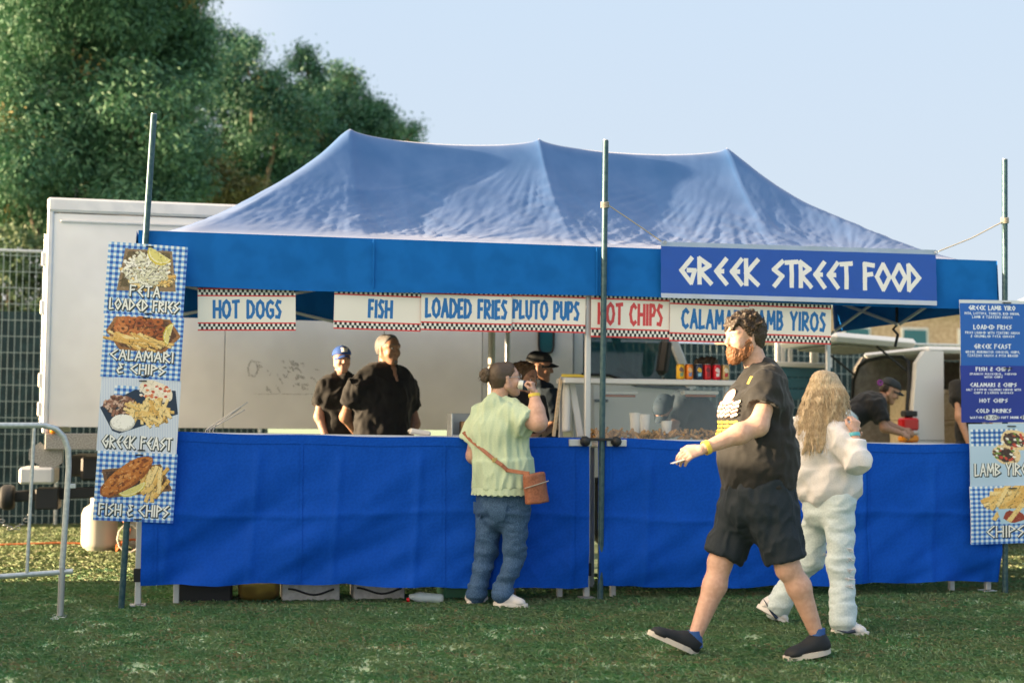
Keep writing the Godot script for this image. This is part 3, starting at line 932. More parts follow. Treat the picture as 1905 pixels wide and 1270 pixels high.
func hair_cap(p: Node3D, c: Vector3, F: Vector3, s: float, m: Material, amp: float, grow: float, extra := [], cell := 0.008, nape := -0.055, st := Vector3(60, 60, 60), front := 0.05) -> void:
	F = F.normalized()
	var R := F.cross(Vector3.UP).normalized()
	var U := R.cross(F)
	var b := [eb(c + (F * -.042 + U * .036) * s, c + (F * .02 + U * .042) * s, (.080 + grow) * s, (.088 + grow) * s, (.074 + grow) * s, (.082 + grow) * s, R, .02)]
	b.append(eb(c + (F * -.05 + U * .0) * s, c + (F * -.055 - U * .04) * s, (.066 + grow) * s, (.05 + grow) * s, (.055 + grow) * s, (.045 + grow * .5) * s, R, .03))
	var f := field(b, cell, [[c + (F * front + U * .062) * s, F * 0.93 - U * 0.36], [c + U * nape * s, -U], [c + (F * .005 - U * .005) * s, F * 0.8 - U * 0.6]])
	for e in extra: f.bone(e[0], e[1], e[2], e[3], e[4], e[5], e[6], e[7], e[8])
	var mb := MB.new()
	f.to(mb, amp, fine_noise, st)
	part(p, "hair", mb, m)

func eyes(p: Node3D, c: Vector3, F: Vector3, s: float, brow: Material) -> void:
	F = F.normalized()
	var R := F.cross(Vector3.UP).normalized()
	var U := R.cross(F)
	for q in [-1.0, 1.0]:
		var e: Vector3 = c + (F * .083 + U * .014 + R * .031 * q) * s
		var mb := MB.new()
		mb.lathe([Vector2(0, -.0105), Vector2(.008, -.007), Vector2(.0108, 0), Vector2(.008, .007), Vector2(0, .0105)], 10, Transform3D(Basis(R, F, U), e))
		var eye := part(p, "eye", mb, M.eyewhite)
		mb = MB.new()
		mb.lathe([Vector2(0, .0113), Vector2(.0035, .0108), Vector2(.0055, .0092)], 8, Transform3D(Basis(R, F, U), e))
		part(eye, "iris", mb, M.iris)
		mb = MB.new()
		mb.tube([c + (F * .099 + U * .040 + R * .014 * q) * s, c + (F * .096 + U * .046 + R * .032 * q) * s, c + (F * .080 + U * .040 + R * .052 * q) * s], [.0035, .005, .003], 6)
		part(p, "eyebrow", mb, brow)

func cap_hat(p: Node3D, c: Vector3, F: Vector3, s: float, m: Material) -> Node3D:
	F = F.normalized()
	var R := F.cross(Vector3.UP).normalized()
	var U := R.cross(F)
	var f := field([eb(c + (F * -.035 + U * .05) * s, c + (F * .018 + U * .052) * s, .088 * s, .088 * s, .083 * s, .084 * s, R, .02)], .009, [[c + U * .045 * s, -U + F * 0.1]])
	var mb := MB.new()
	f.to(mb)
	var cap := part(p, "cap", mb, m)
	mb = MB.new()
	mb.grid(12, 6, func(u, v): return c + (F * (.075 + .085 * v * sin(u * PI) ** 0.5 - .05 * pow(absf(u - .5) * 2., 2.)) + R * (u - .5) * .15 + U * (.056 - .022 * v - .03 * pow(absf(u - .5) * 2., 2.))) * s, U)
	mb.grid(12, 6, func(u, v): return c + (F * (.075 + .085 * v * sin(u * PI) ** 0.5 - .05 * pow(absf(u - .5) * 2., 2.)) + R * (u - .5) * .15 + U * (.051 - .022 * v - .03 * pow(absf(u - .5) * 2., 2.))) * s, -U)
	part(cap, "peak", mb, m)
	mb = MB.new()
	mb.lathe([Vector2(0.009, 0), Vector2(0.008, 0.004), Vector2(0, 0.006)], 8, Transform3D(Basis(R, U, F), c + (F * -.01 + U * .137) * s))
	part(cap, "button", mb, m)
	return cap

func shoe(p: Node3D, heel: Vector3, toe: Vector3, up: Vector3, ankle: Vector3, upper: Material, sole: Material, lace: Material, w := 0.046) -> MeshInstance3D:
	var d := (toe - heel).normalized()
	up = (up - d * up.dot(d)).normalized()
	var X := d.cross(up)
	var L := heel.distance_to(toe)
	var b := [eb(heel + d * .045 + up * .05, heel + d * .10 + up * .055, w * .82, .046, w * .9, .05, X, .03), eb(heel + d * .09 + up * .055, toe - d * .06 + up * .036, w * .9, .048, w * 1.0, .03, X, .03), eb(toe - d * .075 + up * .034, toe - d * .04 + up * .031, w, .03, w * .8, .024, X, .02)]
	b.append(rb(heel + d * .055 + up * .06, ankle, .045, .044, .03, 1))
	var mb := MB.new()
	field(b, .008, [[heel + up * .02, -up]]).to(mb)
	var sh := part(p, "shoe", mb, upper)
	mb = MB.new()
	var poly := []
	for i in 24:
		var a := TAU * i / 24
		var k := cos(a)
		poly.append(Vector2(L * 0.5 + k * L * 0.5, sin(a) * (w + .007) * (1.0 + 0.1 * k - 0.12 * sin(k * 3.0))))
	mb.prism(poly, heel + up * .002, heel + up * .03, d, X)
	part(sh, "sole", mb, sole)
	mb = MB.new()
	for i in 4:
		var c := heel + d * (.11 + i * .022) + up * (.098 - i * .011)
		mb.tube([c - X * .026 - up * .006, c + up * .004, c + X * .026 - up * .006], .0035, 6)
	part(sh, "laces", mb, lace)
	return sh

func band(p: Node3D, a: Vector3, dir: Vector3, r: float, w: float, m: Material) -> void:
	var mb := MB.new()
	dir = dir.normalized()
	var x := dir.cross(Vector3(0.2, 0.3, 0.9)).normalized()
	mb.lathe([Vector2(r, -w), Vector2(r + .002, -w), Vector2(r + .002, w), Vector2(r, w)], 16, Transform3D(Basis(x, dir, x.cross(dir)), a))
	part(p, "wristband", mb, m)

func strands(p: Node3D, called: String, lines: Array, r: float, m: Material) -> void:
	var mb := MB.new()
	for l in lines:
		var rs := []
		for i in l.size(): rs.append(r * (1.0 - .75 * i / (l.size() - 1.0)))
		mb.tube(l, rs, 4, false)
	var o := part(p, called, mb, m)
	o.set_meta("kind", "stuff")

func walking_man() -> void:
	var p := thing("person", "bearded man in black T-shirt and navy shorts walking left across the grass", "person", Vector3(3.3, 0, 2.55))
	var Z := Vector3.BACK
	var c := Vector3(3.371, 1.742, 2.550)
	var F := Vector3(-.97, -.10, .16)
	var nb := Vector3(3.462, 1.531, 2.550)
	var sn := Vector3(3.436, 1.475, 2.760)
	var el := Vector3(3.348, 1.259, 2.810)
	var wr := Vector3(3.038, 1.138, 2.840)
	var sf := Vector3(3.507, 1.489, 2.340)
	var ef := Vector3(3.678, 1.236, 2.270)
	var wf := Vector3(3.629, 1.026, 2.220)
	var hf := Vector3(3.444, 0.893, 2.450)
	var kf := Vector3(3.275, 0.506, 2.440)
	var af := Vector3(3.113, 0.091, 2.460)
	var hn := Vector3(3.460, 0.903, 2.660)
	var kn := Vector3(3.564, 0.510, 2.690)
	var an := Vector3(3.737, 0.132, 2.680)
	var body := [rb(c + Vector3(.035, -.06, 0), nb, .062, .068), eb(nb, Vector3(3.449, 1.294, 2.550), .07, .06, .14, .11, Z), eb(Vector3(3.449, 1.294, 2.550), Vector3(3.455, 0.897, 2.550), .14, .11, .13, .11, Z)]
	body += [rb(Vector3(3.462, 1.457, 2.550), sn + Vector3(0, -.03, 0), .05, .04), rb(Vector3(3.456, 1.457, 2.550), sf, .05, .04)]
	body += [rb(sn + Vector3(0, -.03, 0), el, .045, .054), rb(el, el.lerp(wr, .35), .052, .053), rb(el.lerp(wr, .35), wr, .053, .031), rb(sf, ef, .058, .05), rb(ef, wf, .05, .03)]
	for q in [[hf, kf, af, -1.0], [hn, kn, an, 1.0]]:
		var hp: Vector3 = q[0]; var kk: Vector3 = q[1]; var aa: Vector3 = q[2]
		body += [rb(hp, kk, .09, .063), rb(kk, kk.lerp(aa, .3) + Vector3(.012, 0, 0), .06, .064), rb(kk.lerp(aa, .3) + Vector3(.012, 0, 0), aa, .064, .036), rb(kk + Vector3(-.018, .01, 0), kk + Vector3(-.014, -.03, 0), .05, .048)]
	var hd := (wr - el).normalized()
	var hnear := hand_bones(wr + hd * .012, hd + Vector3(-.25, .02, 0), Vector3(-.2, .75, .6), Vector3(-.2, .6, -.75), 0.55, 1.05)
	var hfar := hand_bones(wf, Vector3(-.3, -.9, -.1), Vector3(.3, 0, -.9), Vector3(-.9, -.3, 0), 0.6)
	skin_mesh(p, body, .012, [[head_bones(c, F, 1.02), .006], [hnear, .0045], [hfar, .007]], M.skin_fair)
	# T-shirt: broad chest and belly, loose short sleeves
	var sh := [eb(Vector3(3.471, 1.495, 2.550), Vector3(3.443, 1.318, 2.550), .215, .115, .235, .185, Z, .06), eb(Vector3(3.443, 1.318, 2.550), Vector3(3.452, 1.074, 2.550), .235, .185, .235, .20, Z, .06), eb(Vector3(3.452, 1.074, 2.550), Vector3(3.461, 0.918, 2.550), .235, .20, .225, .205, Z, .06, 1)]
	sh += [rb(sn + Vector3(-.01, .0, -.03), Vector3(3.381, 1.350, 2.790), .088, .090, .05, 1), rb(sf, Vector3(3.598, 1.351, 2.290), .085, .088, .05, 1), eb(Vector3(3.474, 1.549, 2.550), Vector3(3.474, 1.495, 2.550), .085, .085, .15, .105, Z, .04)]
	var s := cloth(p, "t_shirt", sh, .010, M.tee, .016, Vector3(16, 13, 11))
	var collar := []
	var cn := Vector3(3.459, 1.539, 2.550)
	for i in 19:
		var a := TAU * i / 18
		collar.append(cn + Vector3(cos(a) * .083 - .004, sin(a) * .01 - cos(a) * -.028 - .006, sin(a) * .083))
	tubed(p, "collar", collar, .009, M.tee, 8)
	# chest print
	var im := Image.create(128, 160, false, Image.FORMAT_RGBA8)
	im.fill(Color(0, 0, 0, 0))
	var q0 := Color8(232, 222, 210)
	d_ell(im, 66, 28, 26, 26, Color8(214, 178, 168))
	for r in 4:
		for i in 5: d_line(im, [Vector2(8 + i * 24, 50 + r * 14), Vector2(24 + i * 24, 44 + r * 14)], 9.0, q0 if (r + i) % 3 else Color8(210, 150, 140))
	for r in 4:
		for i in 4: d_line(im, [Vector2(8 + i * 30, 112 + r * 13), Vector2(30 + i * 30, 110 + r * 13)], 8.0, Color8(226, 190, 60))
	var pm := printed(im, .7)
	pm.transparency = BaseMaterial3D.TRANSPARENCY_ALPHA_SCISSOR
	pm.alpha_scissor_threshold = 0.5
	var mb := MB.new()
	var p0 := Vector3(3.169, 1.461, 2.550)
	var p1 := Vector3(3.169, 1.198, 2.550)
	mb.grid(16, 18, func(u, v):
		var st := Vector3(p0.x - .15, lerpf(p0.y, p1.y, v), 2.44 + .27 * u)
		return s.hit(st, Vector3.RIGHT, .6) + Vector3(-.012, 0, .002), Vector3.LEFT)
	part(p, "chest_print", mb, pm)
	mb = MB.new()
	mb.grid(3, 4, func(u, v): return s.hit(Vector3(3.190, 1.509, 3.100) + Vector3(.022 * u - .02 * v, -.04 * v, 0), Vector3(.365, .03, -.93), .9) + Vector3(-.004, .002, .010), Vector3.BACK)
	part(p, "yellow_badge", mb, M.yellow)
	# shorts
	var so := [eb(Vector3(3.455, 0.956, 2.550), Vector3(3.455, 0.839, 2.550), .205, .20, .21, .205, Z, .05)]
	for q in [[hf, kf], [hn, kn]]:
		var e: Vector3 = q[0].lerp(q[1], 0.93)
		so.append(eb(q[0] + Vector3(0, -.03, 0), e, .12, .15, .105, .112, Z, .06, 1))
	cloth(p, "shorts", so, .010, M.shorts, .016, Vector3(17, 10, 17))
	# hair, beard
	var R := F.normalized().cross(Vector3.UP).normalized()
	var U := R.cross(F.normalized())
	var Fn := F.normalized()
	var ex := []
	for i in 64:
		var a := rng.randf() * TAU
		var e: float = rng.randf_range(0.25, 1.35)
		var d: Vector3 = (Fn * cos(a) * cos(e) + R * sin(a) * cos(e) + U * sin(e)).normalized()
		if d.dot(Fn) > 0.55 and d.dot(U) < 0.55: continue
		var st := c + Fn * -.012 + U * .038 + d * Vector3(.086, .092, .086).length() * .58
		var r := rng.randf_range(.011, .019)
		ex.append(rb(st, st + (d * .02 + Vector3(rng.randf_range(-.02, .02), rng.randf_range(-.015, .012), rng.randf_range(-.02, .02))), r, r * .6, .006))
	for i in 12:
		var st := c + Fn * (.062 + .01 * sin(i)) + U * (.088 + .012 * cos(i * 2.1)) + R * (-.06 + .01 * i)
		ex.append(rb(st, st + Fn * .026 - U * .028 + R * .008 * sin(i * 3.0), .014, .009, .008))
	hair_cap(p, c, F, 1.02, M.hair_dark, .008, .008, ex, .006, -.075, Vector3(90, 90, 90), .052)
	var bd := [eb(c + Fn * .072 - U * .075, c + Fn * .068 - U * .108, .048, .04, .036, .034, R, .02)]
	for q in [-1.0, 1.0]:
		bd.append(eb(c + Fn * .005 - U * .03 + R * .062 * q, c + Fn * .04 - U * .09 + R * .04 * q, .026, .016, .03, .022, Fn, .02))
		bd.append(rb(c + Fn * .04 - U * .09 + R * .04 * q, c + Fn * .075 - U * .105 + R * .012 * q, .026, .028, .02))
		bd.append(rb(c + Fn * .099 - U * .042, c + Fn * .084 - U * .060 + R * .032 * q, .0085, .010, .006))
	var bm := MB.new()
	field(bd, .006).to(bm, .008, fine_noise, Vector3(120, 70, 120))
	part(p, "beard", bm, M.beard)
	eyes(p, c, F, 1.02, M.hair_dark)
	var curls := []
	for i in 420:
		var a := rng.randf() * TAU
		var e := rng.randf_range(-.1, 1.5)
		var d := (Fn * cos(a) * cos(e) + R * sin(a) * cos(e) + U * sin(e)).normalized()
		if d.dot(Fn) > 0.35 and d.dot(U) < 0.6: continue
		var st := c + Fn * -.016 + U * .036 + d * .092
		var l := [st]
		var tw := rng.randf() * TAU
		for k in 4: l.append(l[k] + d * .004 + Vector3(cos(tw + k * 1.1), sin(tw + k * 1.1), sin(tw + k * 1.4)) * .0095)
		curls.append(l)
	strands(p, "hair_strands", curls, .0028, M.hair_dark)
	curls = []
	for i in 320:
		var f := rng.randf()
		var s1 := -1.0 if i % 2 else 1.0
		var st: Vector3 = (c + Fn * lerpf(.0, .085, f) - U * lerpf(.035, .105, sqrt(f)) + R * s1 * lerpf(.078, .022 * rng.randf() + .006, f))
		st += Vector3(rng.randf_range(-.008, .008), rng.randf_range(-.012, .014), rng.randf_range(-.008, .008))
		var d := (st - c + Fn * .02).normalized() * .010 - U * .006
		curls.append([st, st + d + Vector3(rng.randf_range(-.004, .004), 0, rng.randf_range(-.004, .004)), st + d * 1.9 - U * .004])
	strands(p, "beard_strands", curls, .0018, M.beard)
	# shoes and socks
	var hl := Vector3(3.131, -0.002, 2.460)
	var to := Vector3(2.844, 0.126, 2.460)
	tubed(p, "sock", [af + Vector3(.0, .05, 0), af + Vector3(.008, -.04, 0)], .043, M.sock, 14)
	tubed(p, "sock", [an + Vector3(0, .04, 0), an + Vector3(.0, -.04, 0)], .043, M.sock, 14)
	var up := Vector3(.4, .9, 0)
	shoe(p, hl, to, up, af + Vector3(.004, .0, 0), M.shoe_dark, M.sole, M.shoe_dark, .05)
	shoe(p, Vector3(3.814, 0.039, 2.680), Vector3(3.534, 0.000, 2.700), Vector3(-.1, 1, 0), an + Vector3(0, .0, 0), M.shoe_dark, M.sole, M.shoe_dark, .05)
	band(p, wr - hd * .012, hd, .036, .013, M.yellow)
	var pp := thing("paper_slip", "small white paper slip held by the walking man", "paper", wr + hd * .13)
	mb = MB.new()
	mb.box(wr + hd * .165 + Vector3(0, -.008, .005), Vector3(.07, .003, .045), .001, Basis(Vector3.BACK, .3))
	part(pp, "sheet", mb, M.paper)

func green_woman() -> void:
	var p := thing("person", "woman in pale green top and blue jeans drinking at the counter", "person", Vector3(2.45, 0, .22))
	var c := Vector3(2.504, 1.563, 0.250)
	var F := Vector3(.98, .10, -.12)
	var X := Vector3(.75, 0, .55).normalized()
	var nb := Vector3(2.447, 1.380, 0.220)
	var sr := Vector3(2.567, 1.320, 0.360)
	var er := Vector3(2.692, 1.270, 0.460)
	var wr := Vector3(2.673, 1.468, 0.420)
	var sl := Vector3(2.357, 1.305, 0.100)
	var e2 := Vector3(2.321, 1.032, 0.040)
	var w2 := Vector3(2.438, 0.889, -0.060)
	var body := [rb(c + Vector3(-.03, -.07, 0), nb, .058, .062), eb(nb - Vector3(0, .02, 0), Vector3(2.479, 0.844, 0.220), .06, .05, .13, .1, X), rb(nb - Vector3(0, .06, 0), sr, .05, .055), rb(nb - Vector3(0, .06, 0), sl, .05, .05), rb(sr, er, .066, .064), rb(er, er.lerp(wr, .4), .06, .055), rb(er.lerp(wr, .4), wr, .055, .033), rb(sl, e2, .06, .05), rb(e2, w2, .045, .03), rb(Vector3(2.498, 0.844, 0.220), Vector3(2.507, 0.695, 0.220), .1, .08)]
	var fist := hand_bones(wr + Vector3(0, .0, 0), Vector3(-.2, .95, 0), Vector3(.85, .25, .45), Vector3(-.35, .2, .9), 1.5, .92)
	skin_mesh(p, body, .012, [[head_bones(c, F, 1.0), .0065], [fist, .0045], [hand_bones(w2, Vector3(.5, -.4, -.5), Vector3(0, .8, -.5), Vector3(.4, .3, .5), .6), .007]], M.skin_fair)
	var tp := [eb(Vector3(2.436, 1.402, 0.240), Vector3(2.452, 1.350, 0.220), .085, .075, .15, .10, X, .04), eb(Vector3(2.452, 1.350, 0.220), Vector3(2.468, 1.216, 0.220), .18, .10, .20, .15, X, .05), eb(Vector3(2.468, 1.216, 0.220), Vector3(2.502, 0.881, 0.220), .20, .15, .215, .18, X, .06), eb(Vector3(2.502, 0.881, 0.220), Vector3(2.506, 0.814, 0.220), .215, .18, .225, .19, X, .03, 1)]
	tp += [rb(Vector3(2.556, 1.328, 0.340), Vector3(2.639, 1.262, 0.430), .085, .102, .05, 1), eb(sl, Vector3(2.305, 1.131, 0.060), .08, .07, .098, .085, X, .05, 1)]
	var s := cloth(p, "blouse", tp, .010, M.green, .016, Vector3(22, 5, 22))
	# gathered frill at the hem
	var mb := MB.new()
	var cn := Vector3(2.506, 0.825, 0.220)
	mb.grid(96, 4, func(u, v):
		var a: float = u * TAU
		var r: float = 1.0 + .02 * v + .022 * v * sin(u * 190.0) + .012 * v * sin(u * 83.0)
		return cn + X * cos(a) * .226 * r + X.cross(Vector3.UP) * sin(a) * .192 * r - Vector3.UP * (.004 + .05 * v + .006 * sin(u * 190.0 + 1.0) * v), Vector3.BACK)
	part(p, "frill", mb, M.green)
	# jeans
	var hl := Vector3(2.435, 0.736, 0.140)
	var kl := Vector3(2.410, 0.385, 0.130)
	var al := Vector3(2.333, 0.077, 0.150)
	var hr := Vector3(2.574, 0.743, 0.280)
	var kr := Vector3(2.579, 0.374, 0.270)
	var ar := Vector3(2.489, 0.082, 0.280)
	var je := [eb(Vector3(2.504, 0.825, 0.210), Vector3(2.509, 0.676, 0.210), .18, .15, .185, .16, X, .05)]
	for q in [[hl, kl, al], [hr, kr, ar]]:
		je += [rb(q[0], q[1], .104, .076, .03), rb(q[1], q[2], .076, .062, .03), rb(q[2] + Vector3(0, .04, 0), q[2] + Vector3(0, -.015, 0), .064, .070, .02, 1)]
	var js := cloth(p, "jeans", je, .011, M.denim, .015, Vector3(7, 17, 7))
	for q in [Vector3(2.297, 0.714, 0.900), Vector3(2.438, 0.713, 0.900)]:
		mb = MB.new()
		mb.grid(6, 6, func(u, v): return js.hit(q + Vector3((u - .5) * .115 * (1.0 - .18 * v), -.13 * v * (1.0 - .18 * absf(u - .5) * 2.0), 0), Vector3.FORWARD, 1.0) + Vector3(0, 0, .011), Vector3.BACK)
		part(p, "back_pocket", mb, M.denim)
	shoe(p, Vector3(2.276, 0.008, 0.180), Vector3(2.437, -0.007, -0.070), Vector3.UP, al + Vector3(0, -.03, 0), M.white_shoe, M.white_sole, M.white_shoe, .042)
	shoe(p, Vector3(2.428, 0.009, 0.270), Vector3(2.660, 0.002, 0.330), Vector3.UP, ar + Vector3(0, -.03, 0), M.white_shoe, M.white_sole, M.white_shoe, .042)
	# hair drawn back into a bun
	var R := F.normalized().cross(Vector3.UP).normalized()
	hair_cap(p, c, F, 1.0, M.hair_brown, .003, .003, [], .0075, -.05, Vector3(30, 120, 120), .05)
	var bun := []
	var bc := Vector3(2.371, 1.594, 0.250)
	for i in 9:
		var a := i * 2.4
		bun.append(rb(bc + Vector3(.012 * cos(a), .03 * sin(a), .02 * cos(a * 1.7)), bc + Vector3(-.016 + .016 * sin(a), -.03 * cos(a), .02 * sin(a)), .021, .016, .012))
	mb = MB.new()
	field(bun, .007).to(mb, .008, fine_noise, Vector3(100, 60, 100))
	part(p, "hair_bun", mb, M.hair_brown)
	var fly := []
	var Fw := F.normalized()
	for i in 150:
		var e := rng.randf_range(.0, 1.5)
		var sd := -1.0 if i % 2 else 1.0
		var l := []
		for k in 6:
			var f := k / 5.0
			var ang := lerpf(.5, -.35, f) + rng.randf_range(-.02, .02)
			var o := (Fw * sin(ang) * .085 + Vector3.UP * (.04 + cos(ang) * .055 * sin(e) + .012) + R * sd * cos(e) * .082 * (1.0 - .3 * f * f))
			l.append(c + o.lerp((bc - c) * .72, f * f))
		fly.append(l)
	for i in 40:
		var d := Vector3(rng.randfn(), rng.randfn(), rng.randfn()).normalized()
		fly.append([bc + d * .03, bc + d * .045 + Vector3(0, -.008, 0), bc + d * .05 + Vector3(-.01, -.025, 0)])
	strands(p, "hair_strands", fly, .0018, M.hair_brown)
	mb = MB.new()
	mb.lathe([Vector2(.026, -.013), Vector2(.034, -.006), Vector2(.034, .006), Vector2(.026, .013)], 14, Transform3D(Basis(Vector3.BACK, PI / 2 - .3), Vector3(2.398, 1.610, 0.250)))
	part(p, "scrunchie", mb, M.scrunchie)
	eyes(p, c, F, 1.0, M.hair_brown)
	var gl := c + F.normalized() * .1 + Vector3(0, .014, 0)
	mb = MB.new()
	for q in [-1.0, 1.0]:
		var ring := []
		for i in 13: ring.append(gl + R * (.033 * q + .024 * cos(i * TAU / 12)) + Vector3.UP * .018 * sin(i * TAU / 12))
		mb.tube(ring, .0018, 5)
		mb.tube([gl + R * .056 * q, c + R * .078 * q + Vector3(0, .018, 0)], .0018, 5)
	part(p, "glasses", mb, M.steel)
	band(p, wr + Vector3(0, -.012, 0), wr - er, .039, .011, M.yellow)
	# the can she drinks from
	var can := thing("drink_can", "dark blue and white drink can at the woman's mouth", "can", Vector3(2.621, 1.521, 0.330))
	var cd := Vector3(.9, -.12, .3).normalized()
	mb = MB.new()
	var bx := cd.cross(Vector3.UP).normalized()
	mb.lathe([Vector2(0, -.055), Vector2(.025, -.056), Vector2(.033, -.045), Vector2(.033, .045), Vector2(.026, .056), Vector2(0, .054)], 20, Transform3D(Basis(bx, cd, bx.cross(cd)), Vector3(2.634, 1.525, 0.340)))
	part(can, "shell", mb, M.can_white)
	mb = MB.new()
	mb.lathe([Vector2(.0332, -.02), Vector2(.0338, -.019), Vector2(.0338, .012), Vector2(.0332, .013)], 20, Transform3D(Basis(bx, cd, bx.cross(cd)), Vector3(2.634, 1.525, 0.340)))
	part(can, "printed_band", mb, M.navy_gloss)
	# shoulder bag with its strap across the back
	var bag := thing("shoulder_bag", "tan leather bucket bag slung across the woman in green", "bag", Vector3(2.669, 0.693, 0.500))
	var bcn := Vector3(2.668, 0.827, 0.500)
	mb = MB.new()
	field([eb(bcn + Vector3(-.012, .10, -.0), bcn + Vector3(.012, -.10, 0), .082, .05, .088, .062, Vector3(.95, .1, -.3), .02, 3)], .008).to(mb, .006, fold_noise, Vector3(20, 20, 20))
	var bg := part(bag, "pouch", mb, M.leather)
	tubed(bg, "drawstring", [bcn + Vector3(-.085, -.0, .045), bcn + Vector3(-.02, .022, .068), bcn + Vector3(.06, .045, .05), bcn + Vector3(.085, .05, .02)], .004, M.rope, 6)
	var path := []
	for q in [Vector3(2.204, 1.365, 1.000), Vector3(2.208, 1.313, 1.000), Vector3(2.220, 1.252, 1.000), Vector3(2.241, 1.197, 1.000), Vector3(2.273, 1.150, 1.000), Vector3(2.315, 1.102, 1.000), Vector3(2.361, 1.058, 1.000), Vector3(2.407, 1.013, 1.000), Vector3(2.453, 0.979, 1.000), Vector3(2.489, 0.945, 1.000)]: path.append(s.hit(q, Vector3.FORWARD, 1.2) + Vector3(0, 0, .012))
	path = path.filter(func(q): return q.z > -.1)
	path.append(bcn + Vector3(-.06, .1, .03))
	mb = MB.new()
	for i in path.size() - 1:
		mb.bar(path[i] - (path[i + 1] - path[i]) * .08, path[i + 1] + (path[i + 1] - path[i]) * .08, .026, .006, Vector3.BACK, .002)
	part(bag, "strap", mb, M.leather)
	boxed(bag, "buckle", path[4] + Vector3(0, 0, .005), Vector3(.035, .03, .006), M.brass, .002)

